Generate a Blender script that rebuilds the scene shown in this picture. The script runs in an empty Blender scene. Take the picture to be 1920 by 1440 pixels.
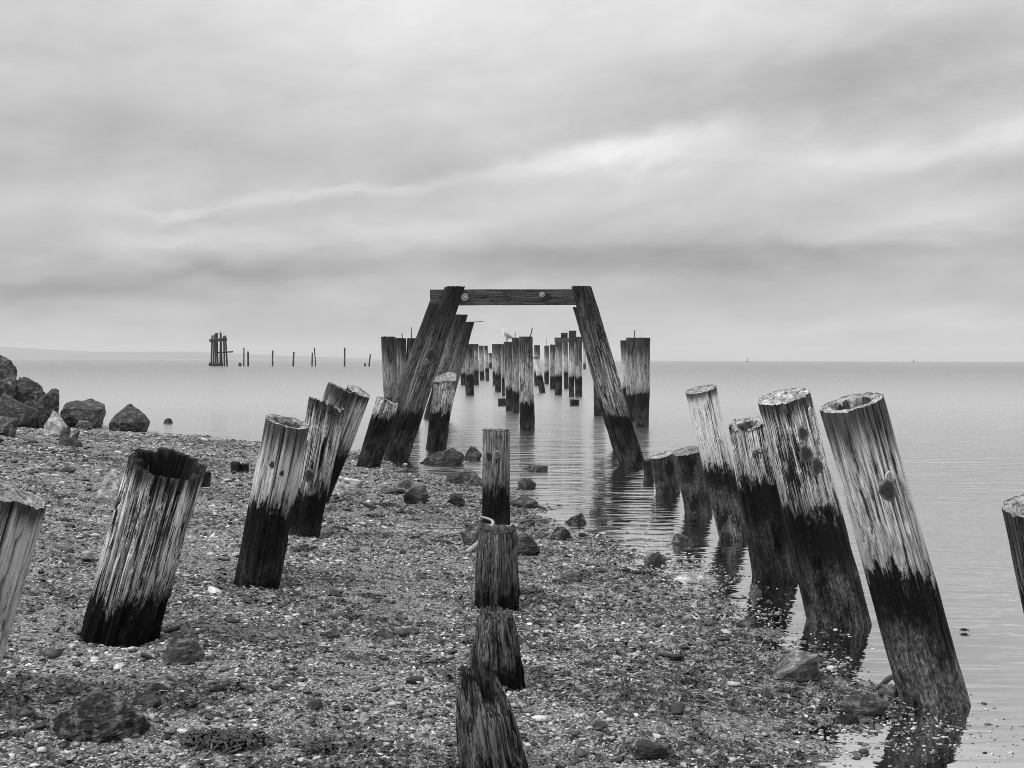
import bpy, bmesh, math, random
import numpy as np
from mathutils import Vector, Matrix, noise as mnoise

R = math.radians
scene = bpy.context.scene
col = scene.collection
rng = np.random.default_rng(7)
random.seed(7)

# ------------------------------------------------------------------ camera
F = 1920.0                      # focal length in photo pixels (photo is 1920 wide)
CAM_H = 1.6
cam_d = bpy.data.cameras.new('camera'); cam = bpy.data.objects.new('camera', cam_d)
col.objects.link(cam); scene.camera = cam
cam_d.sensor_width = 36.0; cam_d.lens = 36.0 * F / 1920.0
cam_d.clip_start = 0.05; cam_d.clip_end = 40000
PITCH = math.atan(45.0 / F)
CAM_M = Matrix.Translation((0, 0, CAM_H)) @ Matrix.Rotation(R(90) - PITCH, 4, 'X') @ Matrix.Rotation(R(0.15), 4, 'Z')
cam.matrix_world = CAM_M

# ------------------------------------------------------------------ node helpers
class NT:
    def __init__(self, nt):
        self.nt = nt
    def n(self, typ, **kw):
        nd = self.nt.nodes.new(typ)
        ins = kw.pop('ins', {})
        for k, v in kw.items():
            setattr(nd, k, v)
        for k, v in ins.items():
            self.put(nd.inputs[k], v)
        return nd
    def put(self, sock, v):
        if hasattr(v, 'is_linked') or isinstance(v, bpy.types.NodeSocket):
            self.nt.links.new(v, sock)
        else:
            sock.default_value = v
    def m(self, op, a, b=None, c=None, clamp=False):
        nd = self.nt.nodes.new('ShaderNodeMath'); nd.operation = op; nd.use_clamp = clamp
        self.put(nd.inputs[0], a)
        if b is not None: self.put(nd.inputs[1], b)
        if c is not None: self.put(nd.inputs[2], c)
        return nd.outputs[0]
    def vm(self, op, a, b=None):
        nd = self.nt.nodes.new('ShaderNodeVectorMath'); nd.operation = op
        self.put(nd.inputs[0], a)
        if b is not None: self.put(nd.inputs[1], b)
        return nd.outputs[0]
    def noise(self, vec, scale=1.0, detail=4.0, rough=0.55, dist=0.0):
        nd = self.n('ShaderNodeTexNoise', ins={'Vector': vec, 'Scale': scale, 'Detail': detail, 'Roughness': rough, 'Distortion': dist})
        return nd.outputs['Fac']
    def remap(self, v, a, b, c=0.0, d=1.0, smooth=True):
        nd = self.n('ShaderNodeMapRange', ins={'Value': v, 'From Min': a, 'From Max': b, 'To Min': c, 'To Max': d})
        nd.interpolation_type = 'SMOOTHSTEP' if smooth else 'LINEAR'
        return nd.outputs['Result']
    def ramp(self, v, stops):
        nd = self.n('ShaderNodeValToRGB', ins={'Fac': v})
        el = nd.color_ramp.elements
        while len(el) < len(stops): el.new(0.5)
        for e, (p, g) in zip(el, stops):
            e.position = p; e.color = (g, g, g, 1)
        return nd.outputs['Color']
    def mix(self, f, a, b):
        nd = self.nt.nodes.new('ShaderNodeMix'); nd.data_type = 'FLOAT'
        self.put(nd.inputs[0], f); self.put(nd.inputs[2], a); self.put(nd.inputs[3], b)
        return nd.outputs[0]
    def attr(self, name, typ='OBJECT'):
        return self.n('ShaderNodeAttribute', attribute_type=typ, attribute_name=name).outputs['Fac']
    def xyz(self, v):
        nd = self.n('ShaderNodeSeparateXYZ', ins={0: v})
        return nd.outputs
    def comb(self, x, y, z):
        return self.n('ShaderNodeCombineXYZ', ins={0: x, 1: y, 2: z}).outputs[0]

def material(name):
    m = bpy.data.materials.new(name); m.use_nodes = True
    m.node_tree.nodes.clear()
    return m, NT(m.node_tree)

def finish(t, color, rough, normal=None, spec=0.5):
    p = t.n('ShaderNodeBsdfPrincipled', ins={'Base Color': color, 'Roughness': rough, 'Specular IOR Level': spec})
    if normal is not None: t.put(p.inputs['Normal'], normal)
    o = t.n('ShaderNodeOutputMaterial'); t.nt.links.new(p.outputs[0], o.inputs['Surface'])

# ------------------------------------------------------------------ world: grey overcast
SUN_EL, SUN_AZ = R(50), R(-116)          # azimuth from +Y towards +X
world = bpy.data.worlds.new('World'); scene.world = world; world.use_nodes = True
world.node_tree.nodes.clear()
t = NT(world.node_tree)
sky = t.n('ShaderNodeTexSky', sky_type='NISHITA', sun_disc=False, sun_elevation=SUN_EL, sun_rotation=SUN_AZ)
bw = t.n('ShaderNodeRGBToBW', ins={0: sky.outputs[0]}).outputs[0]
clear = t.m('MULTIPLY', bw, 0.06)
d = t.n('ShaderNodeTexCoord').outputs['Generated']
dx, dy, dz = t.xyz(d)
zc = t.m('MAXIMUM', dz, 0.0)
den = t.m('ADD', zc, 0.10)
cp = t.comb(t.m('MULTIPLY', t.m('DIVIDE', dx, den), 0.8), t.m('MULTIPLY', t.m('DIVIDE', dy, den), 1.0), 0.0)
cp = t.vm('ADD', cp, (3.1, 1.7, 0.0))
n1 = t.noise(cp, 0.55, 7, 0.52, 0.6)
n2 = t.noise(cp, 1.7, 6, 0.55, 0.4)
base = t.m('MULTIPLY_ADD', zc, t.m('MULTIPLY_ADD', zc, 0.80, 0.22), 0.285)
lum = t.m('ADD', base, t.m('MULTIPLY', t.m('SUBTRACT', n1, 0.5), 0.12))
lum = t.m('ADD', lum, t.m('MULTIPLY', t.m('SUBTRACT', n2, 0.5), 0.08))
slant = t.comb(t.m('MULTIPLY', dx, 4.6), t.m('MULTIPLY', dy, 4.6), t.m('SUBTRACT', t.m('MULTIPLY', dz, 13.0), t.m('MULTIPLY', dx, 1.7)))
n4 = t.noise(slant, 1.0, 8, 0.55, 0.5)
lum = t.m('ADD', lum, t.m('MULTIPLY', t.m('SUBTRACT', n4, 0.5), 0.20))
n3 = t.noise(t.vm('MULTIPLY', slant, (2.6, 2.6, 2.2)), 1.0, 7, 0.6, 0.4)
lum = t.m('ADD', lum, t.m('MULTIPLY', t.m('SUBTRACT', n3, 0.5), 0.13))
# cloud banks seen in this part of the sky, in azimuth / elevation
warp = t.noise(cp, 1.1, 5, 0.55, 0.3)
warp2 = t.noise(t.vm('ADD', slant, (9.0, 4.0, 2.0)), 1.6, 7, 0.6, 0.4)
az = t.m('ADD', t.m('ARCTAN2', dx, dy), t.m('MULTIPLY', t.m('SUBTRACT', warp, 0.5), 0.16))
el = t.m('ADD', dz, t.m('MULTIPLY', t.m('SUBTRACT', warp2, 0.5), 0.075))
LOBES = [  # px, py, half width, half height (photo pixels), slope (rise to the right), amplitude
    (1640, 165, 460, 82, 0.16, -0.14), (1900, 120, 200, 60, 0.3, 0.05), (1180, 300, 190, 32, 0.10, 0.22), (60, 60, 260, 90, 0.0, -0.07),
    (1750, 285, 330, 40, 0.08, 0.12), (640, 365, 330, 16, 0.16, 0.08), (330, 392, 70, 12, 0.1, 0.07),
    (1250, 488, 480, 38, 0.02, -0.12), (820, 290, 300, 50, 0.1, -0.03), (300, 528, 330, 30, 0.05, -0.12),
    (40, 560, 120, 25, 0.0, -0.06), (1700, 420, 320, 22, 0.10, 0.07), (1600, 610, 400, 40, 0.0, 0.08),
    (780, 425, 260, 22, 0.15, 0.07), (250, 250, 350, 70, 0.05, -0.03), (950, 40, 600, 80, 0.0, 0.05),
    (330, 465, 200, 14, 0.05, 0.06), (1450, 560, 300, 30, 0.0, -0.03),
]
for px, py, sw, sh, sl, amp in LOBES:
    u0 = math.atan((px - 960) / F); v0 = (675 - py) / F / math.hypot(1, (px - 960) / F)
    du = t.m('SUBTRACT', az, u0)
    dv = t.m('SUBTRACT', t.m('SUBTRACT', el, v0), t.m('MULTIPLY', du, sl))
    e = t.m('ADD', t.m('POWER', t.m('ABSOLUTE', t.m('DIVIDE', du, sw / F)), 2.0), t.m('POWER', t.m('ABSOLUTE', t.m('DIVIDE', dv, sh / F)), 2.0))
    lum = t.m('MULTIPLY_ADD', t.m('EXPONENT', t.m('MULTIPLY', e, -1.0)), amp * 0.95, lum)
lum = t.mix(0.93, clear, lum)
bg = t.n('ShaderNodeBackground', ins={'Color': t.comb(lum, lum, lum), 'Strength': 1.0})
wo = t.n('ShaderNodeOutputWorld'); t.nt.links.new(bg.outputs[0], wo.inputs['Surface'])

sun_d = bpy.data.lights.new('sun', 'SUN'); sun = bpy.data.objects.new('sun', sun_d); col.objects.link(sun)
sun_d.energy = 1.5; sun_d.angle = R(16); sun_d.color = (1, 1, 1)
sdir = Vector((math.sin(SUN_AZ) * math.cos(SUN_EL), math.cos(SUN_AZ) * math.cos(SUN_EL), math.sin(SUN_EL)))
sun.rotation_euler = sdir.to_track_quat('Z', 'Y').to_euler()

vs = scene.view_settings
vs.view_transform = 'Standard'; vs.look = 'None'; vs.exposure = 0.75; vs.gamma = 1.0; vs.use_curve_mapping = False
scene.cycles.use_denoising = True
scene.cycles.denoising_prefilter = 'NONE'
scene.cycles.filter_width = 0.9
scene.cycles.max_bounces = 8
scene.cycles.transparent_max_bounces = 12

# ------------------------------------------------------------------ numpy noise
def _hash(ix, iy, iz, s):
    h = (ix.astype(np.int64) * 374761393 + iy.astype(np.int64) * 668265263 + iz.astype(np.int64) * 2147483647 + s * 974634777) & 0xffffffff
    h = ((h ^ (h >> 13)) * 1274126177) & 0xffffffff
    h = ((h ^ (h >> 16)) * 2246822519) & 0xffffffff
    return ((h ^ (h >> 15)) & 0xffff) / 65535.0
def vnoise(x, y, z=0.0, s=0):
    x = np.asarray(x, float); y = np.asarray(y, float); z = np.zeros_like(x) + z
    ix, iy, iz = np.floor(x), np.floor(y), np.floor(z)
    fx, fy, fz = x - ix, y - iy, z - iz
    fx, fy, fz = [f * f * f * (f * (f * 6 - 15) + 10) for f in (fx, fy, fz)]
    out = 0
    for a in (0, 1):
        wx = fx if a else 1 - fx
        for b in (0, 1):
            wy = fy if b else 1 - fy
            for c in (0, 1):
                wz = fz if c else 1 - fz
                out = out + wx * wy * wz * _hash(ix + a, iy + b, iz + c, s)
    return out * 2 - 1
def fbm(x, y, z=0.0, s=0, o=4, g=0.5):
    a, r, n = 1.0, 0.0, 0.0
    for k in range(o):
        r = r + a * vnoise(x * 2 ** k, y * 2 ** k, np.asarray(z) * 2 ** k, s + k * 17); n += a; a *= g
    return r / n

# ------------------------------------------------------------------ beach shape
SHORE = np.array([(-70, 62), (-30, 40), (-14, 29.5), (-10.5, 25.2), (-8.1, 22.6), (-5.4, 20.2), (-3.6, 18.4), (-2.3, 16.6), (-1.5, 14.6), (-0.75, 13.2),
                  (-0.05, 12.0), (0.35, 10.7), (0.69, 9.4), (1.08, 7.6), (1.25, 6.3), (1.36, 5.6), (1.50, 5.12), (1.62, 4.9), (1.62, 4.55), (1.42, 4.0), (1.25, 3.2), (2.1, 1.5),
                  (2.6, -3), (4, -12), (8, -40)], float)
def shore_dist(x, y):
    x = np.asarray(x, float); y = np.asarray(y, float)
    best = np.full(x.shape, 1e9); sign = np.ones(x.shape)
    for (ax, ay), (bx, by) in zip(SHORE[:-1], SHORE[1:]):
        ex, ey = bx - ax, by - ay; l2 = ex * ex + ey * ey
        tt = np.clip(((x - ax) * ex + (y - ay) * ey) / l2, 0, 1)
        qx, qy = x - (ax + tt * ex), y - (ay + tt * ey)
        dd = np.hypot(qx, qy); cr = ex * qy - ey * qx     # negative = left of travel is sea? handled below
        m = dd < best
        best = np.where(m, dd, best); sign = np.where(m, np.where(cr < 0, 1.0, -1.0), sign)
    return best * sign
def ground_smooth(x, y):
    s = shore_dist(x, y)
    up = np.where(s < 5, 0.05 * s + 0.012 * s * s, 0.55 + 0.17 * (s - 5))
    up = np.minimum(up, 1.6 + 0.02 * np.maximum(s, 0))
    dn = np.maximum(0.055 * s, -2.5)
    return np.where(s > 0, up, dn)
SCOUR = []
def ground(x, y):
    z = ground_smooth(x, y)
    for (sx_, sy_, sr_) in SCOUR:
        dd = np.hypot(x - sx_, y - sy_)
        z = z - 0.035 * np.exp(-((dd - sr_ * 0.9) / 0.09) ** 2) + 0.016 * np.exp(-((dd - sr_ - 0.24) / 0.10) ** 2)
    k = np.clip(1.2 - np.abs(z) * 0.2, 0.3, 1)
    return z + k * (0.030 * fbm(x * 0.8, y * 0.8, 0.3, 3, 3) + 0.024 * fbm(x * 4, y * 4, 0.7, 11, 3) + 0.017 * fbm(x * 14, y * 14, 0.1, 23, 3))
def g1(x, y):
    return float(ground(np.array([x]), np.array([y]))[0])

# ------------------------------------------------------------------ pixel -> place (on the ground or the water)
def ray(px, py):
    v = CAM_M.to_3x3() @ Vector(((px - 960) / F, -(py - 720) / F, -1.0))
    return v / v.y                                   # scaled so that y = 1 per metre of depth
def at_depth(px, py, Y):
    v = ray(px, py)
    return Vector((v.x * Y, Y, CAM_H + v.z * Y))
_ys = np.concatenate([np.arange(1.5, 40, 0.01), np.arange(40, 1500, 0.5)])
def on_ground(px, py):
    v = ray(px, py)
    zr = CAM_H + v.z * _ys
    zg = np.maximum(ground_smooth(v.x * _ys, _ys), 0.0)
    k = np.argmax(zr <= zg)
    if not (zr <= zg).any(): k = len(_ys) - 1
    Y = float(_ys[k])
    return Vector((v.x * Y, Y, float(max(zg[k], 0.0))))

# ------------------------------------------------------------------ object helpers
def tag(o, label=None, cat=None, group=None, kind=None):
    if label: o['label'] = label
    if cat: o['category'] = cat
    if group: o['group'] = group
    if kind: o['kind'] = kind
    return o
def empty(name, mat):
    o = bpy.data.objects.new(name, None); col.objects.link(o); o.matrix_world = mat; o.empty_display_size = 0.1
    return o
def mesh_np(name, verts, faces, mats, smooth=True, attrs=None):
    me = bpy.data.meshes.new(name)
    verts = np.asarray(verts, np.float32)
    if isinstance(faces, np.ndarray):
        k = faces.shape[1]; nf = len(faces)
        me.vertices.add(len(verts)); me.vertices.foreach_set('co', verts.ravel())
        me.loops.add(nf * k); me.loops.foreach_set('vertex_index', faces.astype(np.int32).ravel())
        me.polygons.add(nf); me.polygons.foreach_set('loop_start', np.arange(0, nf * k, k, dtype=np.int32))
        me.update(calc_edges=True)
    else:
        me.from_pydata(verts.tolist(), [], faces); me.update()
    for m in (mats if isinstance(mats, (list, tuple)) else [mats]): me.materials.append(m)
    if smooth: me.polygons.foreach_set('use_smooth', np.ones(len(me.polygons), bool))
    for nm, arr in (attrs or {}).items():
        a = me.attributes.new(nm, 'FLOAT', 'POINT'); a.data.foreach_set('value', np.asarray(arr, np.float32))
    return me
def link(name, me, parent=None):
    o = bpy.data.objects.new(name, me); col.objects.link(o)
    if parent: o.parent = parent
    return o
def grid_faces(nr, nc, wrap=False):
    r = np.arange(nr - 1)[:, None]; c = np.arange(nc if wrap else nc - 1)[None, :]
    c2 = (c + 1) % nc
    a = r * nc + c; b = r * nc + c2; cc = (r + 1) * nc + c2; dd = (r + 1) * nc + c
    return np.stack([a, b, cc, dd], -1).reshape(-1, 4)

# ------------------------------------------------------------------ materials
def make_wood():
    m, t = material('weathered_timber')
    tc = t.n('ShaderNodeTexCoord').outputs['Object']
    seed = t.attr('seed'); tone = t.attr('tone'); tide = t.attr('tide'); topd = t.attr('topdark'); silt = t.attr('silt'); contrast = t.attr('streak')
    p = t.vm('ADD', tc, t.comb(seed, t.m('MULTIPLY', seed, 1.7), t.m('MULTIPLY', seed, 0.6)))
    jit = t.vm('MULTIPLY', t.vm('SUBTRACT', t.n('ShaderNodeTexNoise', ins={'Vector': t.vm('MULTIPLY', p, (6, 6, 3)), 'Scale': 1.0, 'Detail': 3.0}).outputs['Color'], (0.5, 0.5, 0.5)), (0.010, 0.010, 0.0))
    p = t.vm('ADD', p, jit)
    s1 = t.noise(t.vm('MULTIPLY', p, (30, 30, 1.0)), 1, 8, 0.68, 0.0)
    s2 = t.noise(t.vm('MULTIPLY', p, (150, 150, 2.2)), 1, 6, 0.68)
    s3 = t.noise(t.vm('MULTIPLY', p, (5.5, 5.5, 2.6)), 1, 7, 0.66, 0.5)
    s4 = t.noise(t.vm('MULTIPLY', p, (45, 45, 18)), 1, 6, 0.72)
    v = t.m('ADD', t.m('ADD', t.m('MULTIPLY', s1, 0.24), t.m('MULTIPLY_ADD', s2, 0.62, -0.13)), t.m('ADD', t.m('MULTIPLY_ADD', s3, 0.42, -0.09), t.m('MULTIPLY', s4, 0.16)))
    v = t.m('MULTIPLY_ADD', t.m('SUBTRACT', v, 0.5), t.m('MULTIPLY_ADD', contrast, 1.0, 1.1), 0.615)
    colr = t.ramp(v, [(0.24, 0.008), (0.38, 0.09), (0.47, 0.36), (0.56, 0.62), (0.72, 0.85)])
    c = t.m('MULTIPLY', t.xyz(colr)[0], tone)
    cr1 = t.noise(t.vm('MULTIPLY', p, (34, 34, 0.55)), 1, 2, 0.5)
    cr2 = t.noise(t.vm('ADD', t.vm('MULTIPLY', p, (75, 75, 1.3)), (5.0, 3.0, 1.0)), 1, 2, 0.5)
    ck1 = t.m('SUBTRACT', 1.0, t.remap(t.m('ABSOLUTE', t.m('SUBTRACT', cr1, 0.5)), 0.008, 0.034))
    ck2 = t.m('SUBTRACT', 1.0, t.remap(t.m('ABSOLUTE', t.m('SUBTRACT', cr2, 0.5)), 0.010, 0.045))
    gate = t.remap(s3, 0.40, 0.58)
    lines = t.m('MULTIPLY', t.m('MAXIMUM', ck1, t.m('MULTIPLY', ck2, 0.8)), t.m('MULTIPLY', t.m('MULTIPLY_ADD', gate, 0.6, 0.35), t.m('MULTIPLY_ADD', contrast, 0.22, 0.22, clamp=True)))
    c = t.m('MULTIPLY', c, t.m('MULTIPLY_ADD', lines, -0.9, 1.0))
    dt = t.attr('dt', 'GEOMETRY'); gr = t.attr('gr', 'GEOMETRY')
    # weather-darkened upper end
    reach = t.m('ABSOLUTE', topd)
    tm = t.m('SUBTRACT', 1.0, t.remap(t.m('ADD', dt, t.m('MULTIPLY', t.m('SUBTRACT', s1, 0.5), t.m('MULTIPLY', reach, 1.6))), t.m('MULTIPLY', reach, 0.15), reach))
    c = t.m('MULTIPLY', c, t.m('MULTIPLY_ADD', tm, -0.87, 1.0))
    c = t.mix(t.m('MULTIPLY', gr, 0.95), c, 0.006)
    # tide line: dark algae below, ragged along the grain
    pz = t.xyz(t.n('ShaderNodeNewGeometry').outputs['Position'])[2]
    ragged = t.m('ADD', t.m('MULTIPLY', t.m('SUBTRACT', s1, 0.5), 0.46), t.m('ADD', t.m('MULTIPLY', t.m('SUBTRACT', s2, 0.5), 0.36), t.m('MULTIPLY', t.m('SUBTRACT', s3, 0.5), 0.34)))
    bl2 = t.noise(t.vm('ADD', t.vm('MULTIPLY', p, (15, 15, 8)), (3.0, 8.0, 2.0)), 1, 6, 0.68)
    ragged = t.m('ADD', ragged, t.m('MULTIPLY', t.m('SUBTRACT', bl2, 0.5), 0.38))
    h = t.m('ADD', t.m('SUBTRACT', tide, pz), ragged)
    damp = t.remap(t.m('ADD', h, t.m('MULTIPLY', t.m('SUBTRACT', s2, 0.5), 0.3)), -0.26, 0.02)
    c = t.m('MULTIPLY', c, t.m('MULTIPLY_ADD', damp, -0.42, 1.0))
    wet = t.remap(h, -0.012, 0.022)
    fine = t.noise(t.vm('MULTIPLY', p, (60, 60, 40)), 1, 4, 0.7)
    alg = t.ramp(fine, [(0.38, 0.002), (0.58, 0.006), (0.74, 0.03)])
    alg = t.m('MULTIPLY', t.xyz(alg)[0], t.m('ADD', 0.55, s1))
    low = t.m('MULTIPLY', t.remap(t.m('ADD', t.m('SUBTRACT', t.m('SUBTRACT', tide, 0.22), pz), t.m('MULTIPLY', t.m('SUBTRACT', s3, 0.5), 0.7)), -0.1, 0.25), t.m('MAXIMUM', silt, 0.4))
    blot = t.noise(t.vm('MULTIPLY', p, (7, 7, 4)), 1, 5, 0.65)
    siltc = t.m('MULTIPLY', t.xyz(t.ramp(t.m('MULTIPLY_ADD', fine, 0.5, t.m('MULTIPLY', s2, 0.5)), [(0.40, 0.01), (0.50, 0.08), (0.62, 0.28)]))[0], t.remap(blot, 0.36, 0.62))
    alg = t.m('MAXIMUM', alg, t.m('MULTIPLY', siltc, low))
    c = t.mix(wet, c, alg)
    rough = t.mix(wet, 0.88, 0.62)
    bh = t.m('ADD', t.m('MULTIPLY_ADD', lines, -0.5, t.m('MULTIPLY', s2, 0.8)), t.m('ADD', t.m('MULTIPLY', s1, 0.8), t.m('MULTIPLY', t.m('MULTIPLY', fine, wet), 0.7)))
    b = t.n('ShaderNodeBump', ins={'Strength': 0.9, 'Distance': 0.014, 'Height': bh}).outputs[0]
    finish(t, t.comb(c, c, c), rough, b, t.mix(wet, 0.3, 0.14))
    return m
def make_endgrain():
    m, t = material('sawn_end_grain')
    tc = t.n('ShaderNodeTexCoord').outputs['Object']
    seed = t.attr('seed'); tone = t.attr('tone')
    x, y, z = t.xyz(tc)
    n = t.noise(t.vm('ADD', t.vm('MULTIPLY', tc, (14, 14, 14)), t.comb(seed, seed, seed)), 1, 5, 0.65)
    r = t.m('ADD', t.m('SQRT', t.m('ADD', t.m('MULTIPLY', x, x), t.m('MULTIPLY', y, y))), t.m('MULTIPLY', n, 0.016))
    ring = t.m('SINE', t.m('MULTIPLY', r, 420))
    n2 = t.noise(t.vm('ADD', t.vm('MULTIPLY', tc, (38, 38, 20)), t.comb(seed, seed, 1.0)), 1, 6, 0.75)
    v = t.m('ADD', t.m('MULTIPLY', ring, 0.035), t.m('ADD', t.m('MULTIPLY', n, 0.45), t.m('MULTIPLY', n2, 0.55)))
    c = t.m('MULTIPLY', t.xyz(t.ramp(v, [(0.36, 0.02), (0.46, 0.14), (0.54, 0.36), (0.66, 0.60)]))[0], t.m('MULTIPLY', tone, t.m('MULTIPLY_ADD', t.attr('rot', 'GEOMETRY'), -0.85, 1.0)))  # end colour painted much darker inside the hollow
    b = t.n('ShaderNodeBump', ins={'Strength': 0.8, 'Distance': 0.01, 'Height': v}).outputs[0]
    finish(t, t.comb(c, c, c), 0.9, b, 0.25)
    return m
def make_rock(name, lo, mid, hi, wet=0.55):
    m, t = material(name)
    tc = t.n('ShaderNodeTexCoord').outputs['Object']
    rnd = t.n('ShaderNodeObjectInfo').outputs['Random']
    p = t.vm('ADD', tc, t.comb(t.m('MULTIPLY', rnd, 37), t.m('MULTIPLY', rnd, 11), 0.0))
    gp = t.vm('ADD', t.n('ShaderNodeNewGeometry').outputs['Position'], t.comb(rnd, rnd, rnd))
    a = t.noise(gp, 9.0, 8, 0.7, 0.5); b_ = t.noise(gp, 60, 7, 0.75); c_ = t.noise(t.vm('MULTIPLY', gp, (8, 8, 34)), 1.3, 6, 0.65, 0.9)
    v = t.m('ADD', t.m('MULTIPLY', a, 0.54), t.m('ADD', t.m('MULTIPLY', b_, 0.16), t.m('MULTIPLY', c_, 0.30)))
    c = t.xyz(t.ramp(v, [(0.42, lo), (0.50, mid), (0.56, hi), (0.64, min(hi * 2.4, 0.8))]))[0]
    bp = t.n('ShaderNodeBump', ins={'Strength': 1.0, 'Distance': 0.05, 'Height': v}).outputs[0]
    finish(t, t.comb(c, c, c), wet, bp, 0.35)
    return m
def make_beach():
    m, t = material('shingle_and_sand')
    p = t.n('ShaderNodeNewGeometry').outputs['Position']
    pz = t.xyz(p)[2]
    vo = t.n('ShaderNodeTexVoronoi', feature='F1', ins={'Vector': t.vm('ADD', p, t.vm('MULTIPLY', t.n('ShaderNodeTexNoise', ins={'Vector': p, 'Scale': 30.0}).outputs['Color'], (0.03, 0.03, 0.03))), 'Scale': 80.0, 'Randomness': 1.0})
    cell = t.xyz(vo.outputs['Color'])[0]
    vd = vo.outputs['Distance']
    big = t.noise(p, 0.8, 5, 0.6, 0.3); med = t.noise(t.vm('MULTIPLY', p, (0.7, 1.3, 1)), 8.0, 7, 0.72, 0.4); fine = t.noise(p, 120, 4, 0.7)
    v = t.m('ADD', t.m('ADD', t.m('MULTIPLY', cell, 0.30), t.m('MULTIPLY', med, 0.55)), t.m('ADD', t.m('MULTIPLY', big, 0.35), t.m('MULTIPLY', fine, 0.30)))
    c = t.xyz(t.ramp(t.m('MULTIPLY', v, 0.7), [(0.37, 0.012), (0.44, 0.12), (0.52, 0.36), (0.64, 0.66)]))[0]
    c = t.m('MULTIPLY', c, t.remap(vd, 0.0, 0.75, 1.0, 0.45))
    under = t.remap(pz, -0.09, -0.01)
    c = t.mix(under, t.m('MULTIPLY', c, 0.35), c)
    rough = t.remap(t.m('ADD', pz, t.m('MULTIPLY', med, 0.12)), 0.03, 0.22, 0.38, 0.85)
    hh = t.m('ADD', t.m('MULTIPLY', vd, -0.8), t.m('ADD', t.m('MULTIPLY', med, 1.6), t.m('MULTIPLY', fine, 0.5)))
    b = t.n('ShaderNodeBump', ins={'Strength': 1.0, 'Distance': 0.03, 'Height': hh}).outputs[0]
    finish(t, t.comb(c, c, c), rough, b, 0.4)
    return m
def make_pebble():
    m, t = material('pebble_mix')
    a = t.attr('tone_v', 'GEOMETRY')
    p = t.n('ShaderNodeNewGeometry').outputs['Position']
    n = t.noise(p, 90, 4, 0.7)
    c = t.m('MULTIPLY', a, t.remap(n, 0.3, 0.7, 0.5, 1.4, False))
    finish(t, t.comb(c, c, c), 0.55, None, 0.4)
    return m
def make_plain(name, g, rough, spec=0.3, var=0.5, sc=30):
    m, t = material(name)
    p = t.n('ShaderNodeTexCoord').outputs['Object']
    n = t.noise(p, sc, 5, 0.65)
    c = t.m('MULTIPLY', g, t.remap(n, 0.3, 0.7, 1 - var, 1 + var, False))
    b = t.n('ShaderNodeBump', ins={'Strength': 0.4, 'Distance': 0.005, 'Height': n}).outputs[0]
    finish(t, t.comb(c, c, c), rough, b, spec)
    return m
def make_water():
    m, t = material('sea_water')
    p = t.n('ShaderNodeNewGeometry').outputs['Position']
    a = t.noise(t.vm('MULTIPLY', p, (1.5, 6.5, 1)), 1.0, 3, 0.5, 0.4)
    b_ = t.noise(t.vm('MULTIPLY', p, (0.35, 1.6, 1)), 1.0, 3, 0.5, 0.5)
    c_ = t.noise(t.vm('MULTIPLY', p, (0.10, 0.55, 1)), 1.0, 4, 0.55, 0.6)
    x, y, z = t.xyz(p)
    # sheltered shallows are calm, open water is livelier
    amp = t.remap(t.m('ADD', y, t.m('MULTIPLY', x, 0.2)), 4.0, 18.0, 0.22, 1.7)
    h = t.m('ADD', t.m('MULTIPLY', t.m('MULTIPLY', a, 0.020), amp), t.m('ADD', t.m('MULTIPLY', t.m('MULTIPLY', b_, 0.032), amp), t.m('MULTIPLY', t.m('MULTIPLY', c_, 0.05), t.remap(y, 8.0, 25.0, 0.0, 1.0))))
    bump = t.n('ShaderNodeBump', ins={'Strength': 1.0, 'Distance': 1.0, 'Height': h}).outputs[0]
    fr = t.n('ShaderNodeFresnel', ins={'IOR': 1.33, 'Normal': bump}).outputs[0]
    fac = t.m('MULTIPLY_ADD', fr, 0.15, 0.78, clamp=True)
    wr = t.m('MULTIPLY_ADD', t.m('LOGARITHM', t.m('MAXIMUM', t.m('DIVIDE', y, 8.0), 1.0), 10.0), 0.34, 0.03)
    wr = t.m('MINIMUM', wr, 0.262)
    fac = t.m('MULTIPLY', fac, t.remap(t.m('LOGARITHM', t.m('MAXIMUM', y, 1.0), 10.0), 1.3, 2.3, 1.0, 0.66))
    gl = t.n('ShaderNodeBsdfGlossy', ins={'Color': (0.93, 0.93, 0.93, 1), 'Roughness': wr, 'Normal': bump})
    tr = t.n('ShaderNodeBsdfTransparent', ins={'Color': (0.45, 0.45, 0.45, 1)})
    mx = t.n('ShaderNodeMixShader', ins={0: fac, 1: tr.outputs[0], 2: gl.outputs[0]})
    o = t.n('ShaderNodeOutputMaterial'); t.nt.links.new(mx.outputs[0], o.inputs['Surface'])
    return m

WOOD = make_wood(); END = make_endgrain(); BEACH = make_beach(); PEB = make_pebble(); WATER = make_water()
ROCK_D = make_rock('dark_wet_rock', 0.003, 0.011, 0.085, 0.5)
ROCK_M = make_rock('grey_rock', 0.008, 0.038, 0.15, 0.55)
ROCK_P = make_rock('pale_rock', 0.10, 0.28, 0.50, 0.75)
WEED = make_plain('dark_seaweed', 0.014, 0.4, 0.5)
IRON = make_plain('rusted_iron', 0.05, 0.7)
DRIFT = make_plain('bleached_driftwood', 0.27, 0.8, 0.2, 0.25)
TWIG = make_plain('grey_twig', 0.20, 0.85, 0.2, 0.4)
KNOT = make_plain('timber_knot', 0.03, 0.8, 0.3, 0.8, 60)
KNOT_P = make_plain('pale_timber_knot', 0.33, 0.85, 0.2, 0.7, 60)
HILL = make_plain('wooded_hillside', 0.06, 0.9, 0.1, 0.4, 0.01)
BUOY = make_plain('painted_steel', 0.10, 0.5)

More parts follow.
